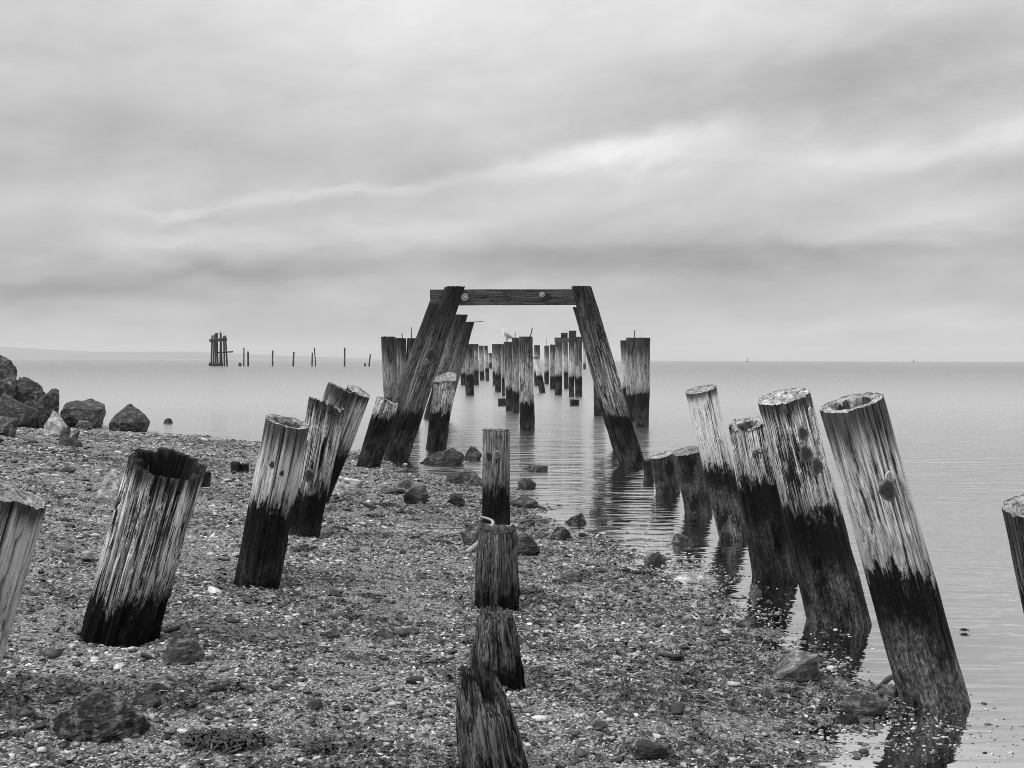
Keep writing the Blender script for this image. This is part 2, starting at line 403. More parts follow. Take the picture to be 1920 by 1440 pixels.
# ------------------------------------------------------------------ beach, sea, hills
def axis(parts):
    a = [np.linspace(p, q, n, endpoint=False) for p, q, n in parts]
    return np.concatenate(a + [np.array([parts[-1][1]])])
gx = axis([(-80, -20, 30), (-20, -9, 60), (-9, -3.4, 130), (-3.4, 2.6, 250), (2.6, 6, 40), (6, 60, 40)])
gy = axis([(-40, 2, 50), (2, 8, 260), (8, 16, 180), (16, 32, 140), (32, 80, 40)])
sea_r = 9000.0
bx, by = axis([(-sea_r, -100, 6), (-100, 100, 10), (100, sea_r, 6)]), axis([(-60, 200, 12), (200, sea_r, 8)])
SX, SY = np.meshgrid(bx, by)
sea = link('sea', mesh_np('sea', np.stack([SX.ravel(), SY.ravel(), 0 * SX.ravel()], 1), grid_faces(len(by), len(bx)), WATER))
tag(sea, 'calm rippled grey sea reaching to the horizon', 'sea', kind='structure')
bed_me = mesh_np('seabed', [(-sea_r, -60, -2.6), (sea_r, -60, -2.6), (sea_r, sea_r, -2.6), (-sea_r, sea_r, -2.6)], [(0, 1, 2, 3)], make_plain('dark_sea_mud', 0.03, 0.9))
tag(link('seabed', bed_me), 'dark muddy sea bed below the water', 'seabed', kind='structure')
# low hills far off on the left horizon
hx = np.linspace(-4300, -900, 120); hv = []
for j, (yy, sc) in enumerate([(6300, 0.0), (6500, 0.62), (6800, 1.0), (7300, 0.9), (7800, 0.0)]):
    prof = 95 * np.clip((-900 - hx) / 2300, 0, 1) ** 0.8 * (0.75 + 0.25 * fbm(hx / 700, 0 * hx + 1, j * 0.15, 5, 4))
    hv.append(np.stack([hx, yy + 0 * hx, prof * sc - (4 if sc == 0 else 0)], 1))
hills = link('hills', mesh_np('hills', np.concatenate(hv), grid_faces(5, len(hx)), HILL))
tag(hills, 'low faint hills far away on the left horizon', 'hills', kind='structure')

# ------------------------------------------------------------------ timber piles
def frame_from(base, axis_v):
    w = axis_v.normalized(); u = (Vector((1, 0, 0)) - w * w.x).normalized(); v = w.cross(u)
    m = Matrix((u, v, w)).transposed().to_4x4(); m.translation = base
    return m
SEED = [0]
OBST = []          # (x, y, r) footprints so that loose stones keep clear
def shaft_mesh(L, rb, rt, n_loc, rag, hollow, nrow, ncol, sink, seed, cracks, rough, hole_r=0.72, split=None, dome=0.0):
    th = np.linspace(0, 2 * np.pi, ncol, endpoint=False)
    ct, st = np.cos(th), np.sin(th)
    tv = np.concatenate([np.linspace(-sink / L, 0, max(3, nrow // 8), endpoint=False), np.linspace(0, 1, nrow)])
    # top edge of every column of the shaft
    ragv = rag * (0.6 * fbm(ct * 2.2 + seed, st * 2.2, seed, 41, 3) + 0.9 * np.abs(fbm(ct * 7 + seed, st * 7, seed, 43, 2)) * -1)
    topz = L - (n_loc.x * ct + n_loc.y * st) * rt / max(n_loc.z, 0.2) + ragv
    if split is not None:                                   # part of the end has broken away
        a0, wdt, dep = split
        da = np.abs((th - a0 + np.pi) % (2 * np.pi) - np.pi)
        topz = topz - dep * np.clip((wdt - da) / 0.12, 0, 1)
    TH, TV = np.meshgrid(th, tv)
    Z = np.where(TV < 0, TV * L, TV * topz[None, :])
    r0 = rb + (rt - rb) * np.clip(Z / L, -0.3, 1.1)
    cx, sx = np.cos(TH), np.sin(TH)
    lump = 0.075 * fbm(cx * 1.3 + seed, sx * 1.3, Z * 1.4 + seed, 5, 3) + 0.022 * fbm(cx * 3 + seed, sx * 3, Z * 2.5, 9, 3)
    k = ncol / (2 * np.pi * 4.0)
    gro = fbm(cx * k * 0.55 + seed, sx * k * 0.55, Z * 0.9 + seed, 61, 3)
    gro2 = fbm(cx * k * 1.3 + seed, sx * k * 1.3, Z * 1.6, 77, 2)
    fib = -0.055 * rough * np.clip(np.abs(gro) * -1 + 0.16, 0, 1) / 0.16 - 0.035 * rough * np.clip(gro2, -1, 1)
    chip = np.clip(fbm(cx * 1.9 + seed * 2, sx * 1.9, Z * 2.6 + seed, 13, 4) - 0.26, 0, 0.3)
    lump = lump + 0.03 * fbm(cx * 0.6 + seed, sx * 0.6, Z * 0.9, 3, 2) - chip * 0.55 * min(rough, 2.0)
    if dome: lump = lump - dome * np.clip(Z / L, 0, 1) ** 5 + dome * 0.9 * fbm(cx * 1.6 + seed, sx * 1.6, Z * 5, 19, 4)
    rr = r0 * (1 + lump + fib)
    groove = np.clip((0.045 - np.abs(gro)) / 0.045, 0, 1) * min(1.0, rough) * 0.8
    for (a0, z0, z1, wd, dp) in cracks:                     # long drying cracks
        wob = a0 + 0.10 * fbm(Z * 2.1 + a0 * 7, Z * 0 + seed, 0.0, 31, 3)
        da = np.abs((TH - wob + np.pi) % (2 * np.pi) - np.pi)
        zz = np.clip(Z / L, 0, 1)
        win = np.clip((zz - z0) / 0.08, 0, 1) * np.clip((z1 - zz) / 0.08, 0, 1)
        prof = np.clip(1 - da / wd, 0, 1) * win
        rr = rr * (1 - dp * prof); groove = np.maximum(groove, np.clip(prof * 1.7, 0, 1))
    X, Y = rr * cx, rr * sx
    dt = np.maximum(topz[None, :] - Z, 0)
    verts = np.stack([X.ravel(), Y.ravel(), Z.ravel()], 1)
    faces = grid_faces(len(tv), ncol, True)
    # end: rim, inner wall of the rotten heart, floor
    top = np.stack([X[-1], Y[-1], Z[-1]], 1)
    rings = []; nr = 9
    cz = L
    for j in range(nr + 1):
        f = 1 - j / nr
        plane = L - (n_loc.x * top[:, 0] * f + n_loc.y * top[:, 1] * f) / max(n_loc.z, 0.2)
        w8 = np.clip((f - 0.80) / 0.2, 0, 1)
        hr = hole_r * (1 + 0.25 * fbm(ct * 1.5 + seed, st * 1.5, seed + 2, 51, 2))
        dip = -hollow * np.clip((hr - f) / 0.14, 0, 1)
        zz = plane * (1 - w8) + Z[-1] * w8 + dip + 0.5 * rag * fbm(top[:, 0] * f * 25 + seed, top[:, 1] * f * 25, seed, 53, 3) * (j > 0) * 0.8 - (0.002 if j == 0 else 0) - (rag * 0.35 if 0 < j else 0)
        if split is not None: zz = np.minimum(zz, np.where(w8 > 0, Z[-1] + 0.02, zz))
        rings.append(np.stack([top[:, 0] * f * (0.995 if j == 0 else 1), top[:, 1] * f * (0.995 if j == 0 else 1), zz], 1))
    hole_darkv = np.repeat((np.linspace(1, 0, nr + 1) < hole_r * 1.02) * (1.0 if hollow > 0.04 else 0.0), ncol)  # marks the rings within the hollow whose colour is darkened
    ev = np.concatenate(rings); ef = grid_faces(nr + 1, ncol, True)
    return verts, faces, dt.ravel(), groove.ravel(), ev, ef, hole_darkv

def pile(label, bottom, wb, top, wt, group=None, dy=0.0, tone=0.9, tide=0.66, topdark=0.2, silt=0.0, streak=3.0, fwd=6.0, side=0.0, flat=False, rag=0.012,
         hollow=0.03, detail=1, cracks=(), knots=(), rods=(), rough=1.0, sink=0.5, depth=None, hole=0.72, split=None, dome=0.0, name='timber_pile', cat='pile', end_tone=None, zb=None):
    SEED[0] += 1; sd = SEED[0] * 3.37; tide = tide + 0.07 * math.sin(sd * 5.1)
    if depth is None:
        g = on_ground(*bottom)
    else:
        g = at_depth(bottom[0], bottom[1], depth)
        if zb is not None: g.z = zb
    Y0 = g.y
    lean = math.atan2(top[0] - bottom[0], bottom[1] - top[1])
    rb = 0.5 * wb * math.cos(lean) * Y0 / F
    base = at_depth(bottom[0], bottom[1], Y0) if zb is None else g.copy()
    base = Vector((base.x * (Y0 + rb) / Y0, Y0 + rb, g.z))
    Yt = Y0 + rb + dy
    tp = at_depth(top[0], top[1], Yt)
    rt = 0.5 * wt * math.cos(lean) * Yt / F
    ax = tp - base; L = ax.length
    M = frame_from(base, ax)
    n_w = Vector((0, 0, 1)) if flat else ax.normalized()
    n_w = Matrix.Rotation(R(fwd), 3, 'X') @ n_w                 # tip the cut towards the viewer
    n_w = Matrix.Rotation(R(side), 3, 'Y') @ n_w
    n_loc = M.to_3x3().transposed() @ n_w
    nrow, ncol = {0: (26, 28), 1: (60, 72), 2: (150, 168)}[detail]
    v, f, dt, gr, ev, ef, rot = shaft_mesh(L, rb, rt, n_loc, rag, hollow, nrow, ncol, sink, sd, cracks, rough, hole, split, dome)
    root = empty(name, M); tag(root, label, cat, group)
    def props(o, tn):
        o['seed'] = sd; o['tone'] = tn; o['tide'] = tide; o['topdark'] = topdark; o['silt'] = silt; o['streak'] = streak
    o = link('shaft', mesh_np('shaft', v, f, WOOD, attrs={'dt': dt, 'gr': gr}), root); props(o, tone)
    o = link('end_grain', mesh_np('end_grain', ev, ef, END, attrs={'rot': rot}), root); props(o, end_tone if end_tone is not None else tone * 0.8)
    for kn in knots:                                            # (angle from the viewer's side, height 0-1, size in radii, dark?)
        a, hh, sz, dark = kn
        knot(root, a, hh * L, (rb + (rt - rb) * hh), sz, dark, sd, tone)
    for (ox, hgt, tx) in rods:                                  # drift pins left standing in the end
        rod(root, (ox * rt, 0, L - 0.05), (ox * rt + tx, 0, L + hgt), 0.012)
    OBST.append((base.x, base.y, rb))
    return root
def tube(p, rad, seg=8):
    p = [Vector(q) for q in p]; vs, fs = [], []
    for i, q in enumerate(p):
        d_ = (p[min(i + 1, len(p) - 1)] - p[max(i - 1, 0)]).normalized()
        u = d_.orthogonal().normalized(); w = d_.cross(u)
        r_ = rad[i] if isinstance(rad, (list, tuple)) else rad
        for k in range(seg):
            a = 2 * math.pi * k / seg
            vs.append(q + (u * math.cos(a) + w * math.sin(a)) * r_)
    for i in range(len(p) - 1):
        for k in range(seg):
            fs.append((i * seg + k, i * seg + (k + 1) % seg, (i + 1) * seg + (k + 1) % seg, (i + 1) * seg + k))
    fs.append(tuple(range(seg))[::-1]); fs.append(tuple(range((len(p) - 1) * seg, len(p) * seg)))
    return [tuple(x) for x in vs], fs
def rod(root, a, b, r_):
    v, f = tube([a, b], r_, 6)
    return link('drift_pin', mesh_np('drift_pin', v, f, IRON, smooth=False), root)
def knot(root, a, z, r_, sz, dark, sd, tone):
    # a swollen collar round a branch stub, proud of the shaft; angle 0 faces the viewer (-Y)
    th0 = -math.pi / 2 + a
    nx, ny = math.cos(th0), math.sin(th0); tx, ty = -ny, nx
    s = sz * r_; vs = []; nseg = 20; prof = [(1.0, -0.16), (0.86, 0.0), (0.68, 0.07), (0.52, 0.02), (0.40, 0.07), (0.2, 0.05), (0.0, 0.03)]
    for (pr, ph) in prof:
        for k in range(nseg):
            b = 2 * math.pi * k / nseg
            q = pr * s * (1 + 0.14 * math.sin(3 * b + sd) + 0.08 * math.sin(7 * b + 2 * sd))
            lx, lz = q * math.cos(b) * 0.85, q * math.sin(b) * 1.15
            ang = lx / r_
            rad = r_ * 1.035 + ph * s
            cx = nx * math.cos(ang) + tx * math.sin(ang); cy = ny * math.cos(ang) + ty * math.sin(ang)
            vs.append((cx * rad, cy * rad, z + lz))
    tn = np.array([0.14, 0.10, 0.05, 0.006, 0.03, 0.012, 0.006] if dark else [0.4, 0.45, 0.35, 0.02, 0.30, 0.16, 0.12]) * min(1.0, tone + 0.05)
    return link('knot', mesh_np('knot', vs, grid_faces(len(prof), nseg, True), PEB, attrs={'tone_v': np.repeat(tn, nseg)}), root)

PI = math.pi
def ck(*ang):   # cracks at these angles (0 = towards the viewer), running most of the length
    return [(-PI / 2 + a, z0, z1, 0.035, 0.10) for a, z0, z1 in ang]

# --- left row of leaning piles, nearest first
LG = 'leaning piles of the left row'
pile('pale leaning pile cut off by the left edge of the picture', (-112, 1345), 185, (2, 912), 182, LG, tone=0.80, tide=-0.2, topdark=0.10, streak=0.9, fwd=-5, side=9, rag=0.02, detail=2,
     cracks=ck((0.15, 0.1, 1.1), (0.75, 0.3, 1.1), (1.1, 0.0, 0.9), (-0.4, 0.2, 1.1)), knots=[(0.05, 0.72, 0.2, 1)])
pile('thick splintery pile with a hollow rotten top on the left beach', (228, 1203), 146, (314, 866), 142, LG, tone=1.0, tide=0.46, topdark=0.14, streak=3.8, fwd=12, side=3, rag=0.018, hollow=0.32, hole=0.92, detail=2, rough=2.6, end_tone=0.12,
     cracks=ck((0.2, 0.4, 1.1), (-0.5, 0.3, 1.1), (0.8, 0.2, 1.1), (-0.15, 0.35, 0.8)))
pile('pale leaning pile with long straight crack and ring-edged top', (482, 1098), 88, (541, 790), 84, LG, tone=1.0, tide=0.66, topdark=0.30, streak=1.0, fwd=7, side=4, rag=0.012, hollow=0.05, detail=2, rough=0.8,
     cracks=ck((0.12, 0.25, 1.1), (0.62, 0.3, 1.0), (-0.5, 0.25, 0.7)), knots=[(-0.15, 0.74, 0.14, 1), (0.35, 0.7, 0.12, 1)])
pile('pale leaning pile with deep rotted slots and a dark knot hole', (568, 1000), 66, (613, 755), 70, LG, tone=0.92, tide=0.58, topdark=0.22, streak=3.2, fwd=-6, side=10, rag=0.05, detail=2, rough=1.6,
     cracks=ck((0.2, 0.3, 0.8), (0.55, 0.3, 1.0), (-0.3, 0.4, 0.8)) + [(-PI / 2 + 0.5, 0.45, 0.75, 0.16, 0.3), (-PI / 2 + 0.0, 0.42, 0.58, 0.14, 0.25)], knots=[(-0.05, 0.45, 0.34, 1)])
pile('leaning pile with a dark flat top just behind the rotted one', (566, 945), 58, (641, 727), 58, LG, tone=0.72, tide=0.62, topdark=0.3, streak=2.4, fwd=-2, side=5, rag=0.015, detail=1)
pile('leaning pile showing its oval sawn end, rearmost of the pale left cluster', (590, 945), 54, (673, 733), 50, LG, tone=0.78, tide=0.66, topdark=0.15, streak=2.6, fwd=10, side=6, rag=0.012, hollow=0.02, detail=1, end_tone=0.95, cracks=ck((0.3, 0.3, 1.1)))
pile('short leaning pile with splintered pale top beside the left frame leg', (690, 878), 46, (727, 750), 44, LG, tone=0.95, tide=0.72, topdark=-0.01, streak=4.2, fwd=4, side=4, rag=0.06, detail=1, rough=1.8)
# --- the braced frame across the old pier
FG = 'leaning legs of the timber frame'
pile('tall front leg on the left side of the timber frame', (742, 865), 48, (853, 537), 36, FG, flat=True, fwd=0, tone=0.24, tide=0.80, topdark=1.5, streak=4.2, rag=0.02, detail=2, rough=1.6, knots=[(0.0, 0.61, 0.5, 1), (-0.2, 0.56, 0.3, 0)])
pile('thinner leg standing behind the left leg of the frame', (722, 845), 44, (824, 556), 30, FG, flat=True, fwd=0, tone=0.16, tide=0.8, topdark=1.6, streak=3.0, rag=0.02, detail=1)
pile('tall front leg on the right side of the timber frame', (1186, 876), 50, (1090, 537), 37, FG, flat=True, fwd=0, tone=0.46, tide=0.72, topdark=1.8, streak=4.4, rag=0.012, detail=2, rough=1.9,
     cracks=ck((0.25, 0.2, 0.9), (-0.3, 0.3, 1.0)), knots=[(0.3, 0.76, 0.22, 1)])
pile('darker leg half hidden behind the right leg of the frame', (1166, 846), 36, (1086, 576), 24, FG, flat=True, fwd=0, tone=0.22, tide=0.9, topdark=1.6, streak=2.5, rag=0.01, detail=1)
def beam(name, label, p0, p1, hpx, Y, thick, tone, cat='beam', parent_only=False):
    """sawn timber between two pixels at depth Y"""
    a = at_depth(p0[0], p0[1], Y); b = at_depth(p1[0], p1[1], Y)
    hgt = hpx * Y / F; L = (b - a).length
    M = frame_from(a, b - a)
    ns = 40
    SEED[0] += 1; sd = SEED[0] * 2.9
    zs = np.linspace(0, L, ns); prof = []
    hh, tt, bv = hgt / 2, thick / 2, min(hgt, thick) * 0.08
    ring = []
    for (sx, sy) in ((1, 1), (-1, 1), (-1, -1), (1, -1)):
        ring += [(sx * (hh - bv), sy * tt), (sx * hh, sy * (tt - bv))] if sx * sy < 0 else [(sx * hh, sy * (tt - bv)), (sx * (hh - bv), sy * tt)]
    ring = np.array(ring); nc = len(ring)
    vs = []
    for z in zs:
        j = 1 + 0.03 * fbm(ring[:, 0] * 9 + sd, ring[:, 1] * 9, z * 2.2, 3, 3)
        vs.append(np.stack([ring[:, 0] * j, ring[:, 1] * j, np.full(nc, z) + 0.01 * vnoise(ring[:, 0] * 60, ring[:, 1] * 60, sd)], 1))
    # M's X axis: keep the wide side upright
    v = np.concatenate(vs); f = grid_faces(ns, nc, True).tolist() + [list(range(nc))[::-1], list(range((ns - 1) * nc, ns * nc))]
    w = (b - a).normalized(); yv = Vector((0, 1, 0)); yv = (yv - w * yv.dot(w)).normalized(); u = yv.cross(w)
    M = Matrix((u, yv, w)).transposed().to_4x4(); M.translation = a
    root = empty(name, M); tag(root, label, cat)
    o = link('plank', mesh_np('plank', v, f, WOOD, smooth=False, attrs={'dt': np.full(len(v), 10.0), 'gr': np.zeros(len(v))}), root)
    for k_, v_ in dict(seed=sd, tone=tone, tide=-5.0, topdark=0.001, silt=0.0, streak=3.0).items(): o[k_] = v_
    return root, L, hgt, thick
bm_root, bL, bh, bt = beam('cross_beam', 'dark horizontal beam joining the two tall leaning legs', (807, 558), (1082, 557), 29, 16.35, 0.16, 0.11)
for zf, off, big in ((0.235, 0.0, 1.0), (0.76, -0.30, 0.72)):      # bolt washers on the beam's face
    nseg = 14; vs = []; r0 = 0.062 * big
    prof = [(1.0, 0.0), (0.97, 0.018), (0.72, 0.024), (0.66, 0.012), (0.42, 0.014), (0.38, 0.035), (0.0, 0.04)]
    for pr, ph in prof:
        for k in range(nseg):
            a = 2 * PI * k / nseg
            vs.append((off * bh * -0.5 * -1 + pr * r0 * math.cos(a), -bt / 2 - ph, zf * bL + pr * r0 * math.sin(a)))
    link('bolt_washer', mesh_np('bolt_washer', vs, grid_faces(len(prof), nseg, True), KNOT_P), bm_root)

# --- piles between and beyond the frame
BG = 'tall piles standing in the water behind the frame'
pile('broken stub with splintered pale slab on top behind the left leg', (817, 843), 38, (835, 716), 44, BG, tone=0.75, tide=0.70, topdark=-0.01, streak=4.0, fwd=0, side=-8, rag=0.08, detail=1, rough=1.6, split=(-PI / 2 + 1.0, 0.8, 0.12))
stub = bpy.data.objects[[o.name for o in col.objects if o.name.startswith('timber_pile')][-1]]
sl = bmesh.new()
for q in [(-0.21, -0.12, -0.02), (0.20, -0.12, 0.06), (0.18, -0.12, 0.19), (0.05, -0.12, 0.20), (-0.19, -0.12, 0.07), (-0.2, 0.10, -0.02), (0.17, 0.12, 0.05), (0.16, 0.1, 0.17), (0.02, 0.1, 0.19), (-0.15, 0.1, 0.06)]:
    sl.verts.new(Vector(q) + Vector((0, 0, (stub.matrix_world.inverted() @ at_depth(836, 716, stub.location.y)).z - 0.01)))
bmesh.ops.convex_hull(sl, input=sl.verts); bmesh.ops.subdivide_edges(sl, edges=sl.edges, cuts=3, use_grid_fill=True)
for v_ in sl.verts: v_.co += Vector(mnoise.noise_vector(v_.co * 14)) * 0.012
sm = bpy.data.meshes.new('splintered_slab'); sl.to_mesh(sm); sl.free(); sm.materials.append(WOOD)
for nm, val in (('dt', 10.0), ('gr', 0.0)): sm.attributes.new(nm, 'FLOAT', 'POINT').data.foreach_set('value', [val] * len(sm.vertices))
so = link('splintered_slab', sm, stub); so['label'] = 'pale splintered slab split from the stub'
for k_, v_ in dict(seed=4.2, tone=0.95, tide=-5.0, topdark=0.001, silt=0.0, streak=1.8).items(): so[k_] = v_
pile('dark leaning pile showing behind the left leg, left of its twin', (808, 786), 30, (864, 590), 26, BG, flat=True, fwd=0, tone=0.20, tide=0.85, topdark=1.2, streak=2.6, rag=0.01, detail=1)
lp = pile('dark leaning pile with a bent spike sticking out sideways', (826, 790), 28, (880, 604), 20, BG, flat=True, fwd=0, tone=0.18, tide=0.85, topdark=1.2, streak=2.6, rag=0.02, detail=1)
Mi = lp.matrix_world.inverted(); Yp = lp.location.y
rod(lp, Mi @ at_depth(874, 604, Yp - 0.1), Mi @ at_depth(906, 603, Yp - 0.1), 0.010)
# left trio
pile('tall flat-topped dark pile, leftmost of the trio left of the frame', (735, 800), 27, (728, 631), 27, BG, flat=True, fwd=0, tone=0.30, tide=0.75, topdark=0.95, streak=2.2, rag=0.012, detail=1)
pile('flat-topped pile with a short pin, middle of the trio left of the frame', (757, 795), 22, (751, 634), 21, BG, flat=True, fwd=0, tone=0.30, tide=0.75, topdark=0.8, streak=2.2, rag=0.012, detail=1, rods=[(0.3, 0.12, 0.0)])
pile('flat-topped pile with a long pin, partly hidden by the left frame leg', (775, 795), 24, (774, 634), 22, BG, flat=True, fwd=0, tone=0.26, tide=0.75, topdark=0.9, streak=2.2, rag=0.012, detail=1, rods=[(-0.2, 0.27, -0.01)])
# right trio
pile('narrow pile at the left of the trio right of the frame', (1176, 775), 14, (1169, 638), 12, BG, flat=True, fwd=0, tone=0.55, tide=0.8, topdark=0.8, streak=2.0, rag=0.01, detail=1)
pile('flat-topped pile with a standing pin, middle of the right trio', (1186, 790), 24, (1185, 633), 22, BG, flat=True, fwd=0, tone=0.44, tide=0.78, topdark=0.9, streak=2.2, rag=0.01, detail=1, rods=[(0.35, 0.2, 0.02)])
pile('flat-topped dark pile at the right of the trio right of the frame', (1204, 801), 25, (1206, 633), 27, BG, flat=True, fwd=0, tone=0.42, tide=0.80, topdark=1.0, streak=2.0, rag=0.01, detail=1)
pile('pile mostly hidden behind the right frame leg', (1124, 780), 22, (1122, 632), 20, BG, flat=True, fwd=0, tone=0.4, tide=0.9, topdark=0.8, streak=2.0, rag=0.01, detail=0)
# middle line, nearest first
CG = 'piles in the middle of the drowned pier'
pile('tall mottled pile standing nearest in the middle of the pier', (988, 808), 29, (986, 631), 25, CG, flat=True, fwd=0, tone=0.62, tide=0.66, topdark=0.95, streak=4.0, rag=0.012, detail=1, rough=1.5, rods=[(0.6, 0.2, 0.06)])
pile('dark narrow pile tight against the nearest middle one', (968, 775), 13, (966, 633), 13, CG, flat=True, fwd=0, tone=0.45, tide=0.7, topdark=1.2, streak=2.5, rag=0.02, detail=0, rods=[(0.0, 0.15, 0.0)])
gull_pile = pile('dark pile in the middle of the pier with a gull on top', (959, 771), 21, (957, 641), 25, CG, flat=True, fwd=0, tone=0.46, tide=0.66, topdark=1.2, streak=2.6, rag=0.008, detail=1)
pile('low black stump beside the gull pile', (941, 761), 15, (941, 747), 15, 'low black stumps in the water', flat=True, fwd=0, tone=0.1, tide=3, topdark=0.5, streak=2, rag=0.02, detail=0)
pile('low black stump in front of the capped piles', (1077, 761), 18, (1077, 749), 18, 'low black stumps in the water', flat=True, fwd=0, tone=0.1, tide=3, topdark=0.5, streak=2, rag=0.02, detail=0)
far = [  # top x, top y, width, base y, lean px, words
    (866, 648, 12, 722, 4, 'distant pale pile, leftmost beyond the leaning pair'), (880, 645, 17, 742, 1, 'distant broad pale pile left of the water gap'),
    (892, 645, 10, 722, 1, 'distant narrow pile right beside the broad pale one'), (902, 648, 9, 713, 2, 'distant pile fourth in the receding left line'),
    (911, 648, 7, 714, 3, 'distant thin dark pile fifth in the left line'), (919, 662, 6, 691, 1, 'distant short pile at the end of the left line'),
    (927, 645, 9, 722, 1, 'distant dark pile left of the gull, outermost'), (933, 645, 12, 735, 1, 'distant pale pile left of the gull'), (942, 645, 6, 742, 2, 'distant sliver of a pile just left of the gull'),
    (1007, 647, 11, 723, 0, 'distant pile just right of the nearest middle one'), (1025, 648, 9, 720, 0, 'distant narrow pile with a wire on top'),
    (1036, 646, 10, 730, 0, 'distant pile left of the capped cluster'), (1048, 640, 14, 741, -1, 'distant pale pile at the left of the capped cluster'),
    (1060, 642, 9, 729, 2, 'distant slanting pile inside the capped cluster'), (1072, 640, 11, 744, 0, 'distant dark pile inside the capped cluster'),
    (1085, 640, 13, 744, 0, 'distant pale pile at the right of the capped cluster'), (1096, 646, 5, 692, 0, 'distant thin pile hard by the right frame leg'),
]
for (x, y, w, yb, ln, words) in far:
    pile(words, (x + ln, yb), w, (x, y), w * 1.02, 'distant piles of the drowned pier', flat=True, fwd=0, tone=random.uniform(0.40, 0.68), tide=random.uniform(0.75, 1.0), topdark=random.uniform(0.9, 1.6), streak=2.2, rag=0.02, detail=0,
         rods=[(0.0, 0.5, 0.0)] if 'wire' in words else [])
pile('distant broken pile leaning to the right behind the nearest one', (1017, 737), 12, (1005, 668), 11, 'distant piles of the drowned pier', tone=0.9, tide=0.8, topdark=0.2, streak=2, rag=0.05, detail=0)
def block(label, x0, y0, x1, y1, Y, th, tone):
    return beam('cap_timber', label, (x0, (y0 + y1) / 2), (x1, (y0 + y1) / 2), y1 - y0, Y, th, tone, 'timber')[0]
YC = on_ground(1072, 744).y
block('long dark cap timber lying across the distant pile cluster', 1040, 633, 1066, 642, YC + 0.2, 0.4, 0.10)
block('dark cap timber at the right end of the distant pile cluster', 1067, 631.5, 1097, 640.5, YC + 0.2, 0.4, 0.06)
block('small dark block on the left cap timber', 1052, 624, 1064, 633, YC + 0.2, 0.3, 0.05)
block('wider dark block on the right cap timber', 1067, 620, 1080, 631.5, YC + 0.2, 0.3, 0.05)
# --- right row, nearest first
RG = 'leaning piles of the right row'
pile('tall thick leaning pile with hollow heart nearest on the right', (1752, 1336), 126, (1597, 754), 121, RG, tone=0.92, tide=0.69, topdark=0.34, silt=1.3, streak=1.3, fwd=7, side=-1, rag=0.012, hollow=0.30, hole=0.58, detail=2, rough=0.9,
     cracks=ck((0.12, 0.35, 1.1), (0.35, 0.5, 1.1), (-0.55, 0.0, 0.55), (0.7, 0.0, 0.6), (0.65, 0.55, 1.1)), knots=[(0.02, 0.72, 0.34, 1), (0.2, 0.76, 0.15, 0)], end_tone=0.85)
pile('thick leaning pile with sawn top and several dark knots, second from right', (1573, 1180), 118, (1469, 742), 97, RG, tone=0.90, tide=0.68, topdark=0.16, silt=0.8, streak=4.6, fwd=10, side=-2, rag=0.014, hollow=0.025, detail=2, rough=1.2,
     cracks=ck((-0.2, 0.6, 1.1), (0.5, 0.5, 1.1), (-0.6, 0.4, 1.0)), knots=[(0.05, 0.755, 0.30, 1), (0.12, 0.84, 0.24, 1), (0.35, 0.69, 0.32, 1), (0.75, 0.91, 0.2, 0)], end_tone=1.0)
pile('shorter streaky pile with a rotten top between two tall right piles', (1455, 1092), 84, (1400, 793), 68, RG, tone=0.95, tide=0.66, topdark=0.03, streak=5.5, fwd=14, side=-2, rag=0.04, hollow=0.07, hole=0.6, detail=2, rough=1.8, knots=[(0.1, 0.80, 0.40, 1)], end_tone=1.0)
pile('pale smooth leaning pile with split sawn top, farthest tall one on the right', (1376, 1014), 54, (1314, 729), 60, RG, tone=0.98, tide=0.66, topdark=0.10, silt=1.1, streak=0.9, fwd=9, side=-1, rag=0.01, hollow=0.015, detail=2, rough=0.7,
     cracks=ck((0.35, 0.0, 1.1), (0.1, 0.55, 0.95), (0.25, 0.82, 0.97)), knots=[(0.3, 0.65, 0.2, 0)], end_tone=0.8)
pile('short dark stump with a worn flat top in the shallows', (1310, 967), 53, (1288, 845), 55, 'short dark stumps of the right row', tone=0.12, tide=3, topdark=0.1, silt=0.6, streak=2, fwd=10, side=-2, rag=0.015, hollow=0.01, detail=1, end_tone=0.5)
pile('short dark stump behind, nearest the right frame leg', (1253, 927), 46, (1241, 852), 47, 'short dark stumps of the right row', tone=0.14, tide=3, topdark=0.1, silt=0.6, streak=2, fwd=6, side=-8, rag=0.015, hollow=0.01, detail=1, end_tone=0.8)
pile('small black stump touching the foot of the right frame leg', (1217, 900), 19, (1216, 862), 20, 'short dark stumps of the right row', tone=0.1, tide=3, topdark=0.1, silt=0.3, streak=2, fwd=2, rag=0.03, detail=0)
pile('dark pile cut off by the right edge of the picture', (2040, 1430), 135, (1951, 942), 140, RG, tone=0.5, tide=0.68, topdark=0.5, silt=0.8, streak=3.4, fwd=7, side=-4, rag=0.012, hollow=0.02, detail=2, end_tone=0.6)
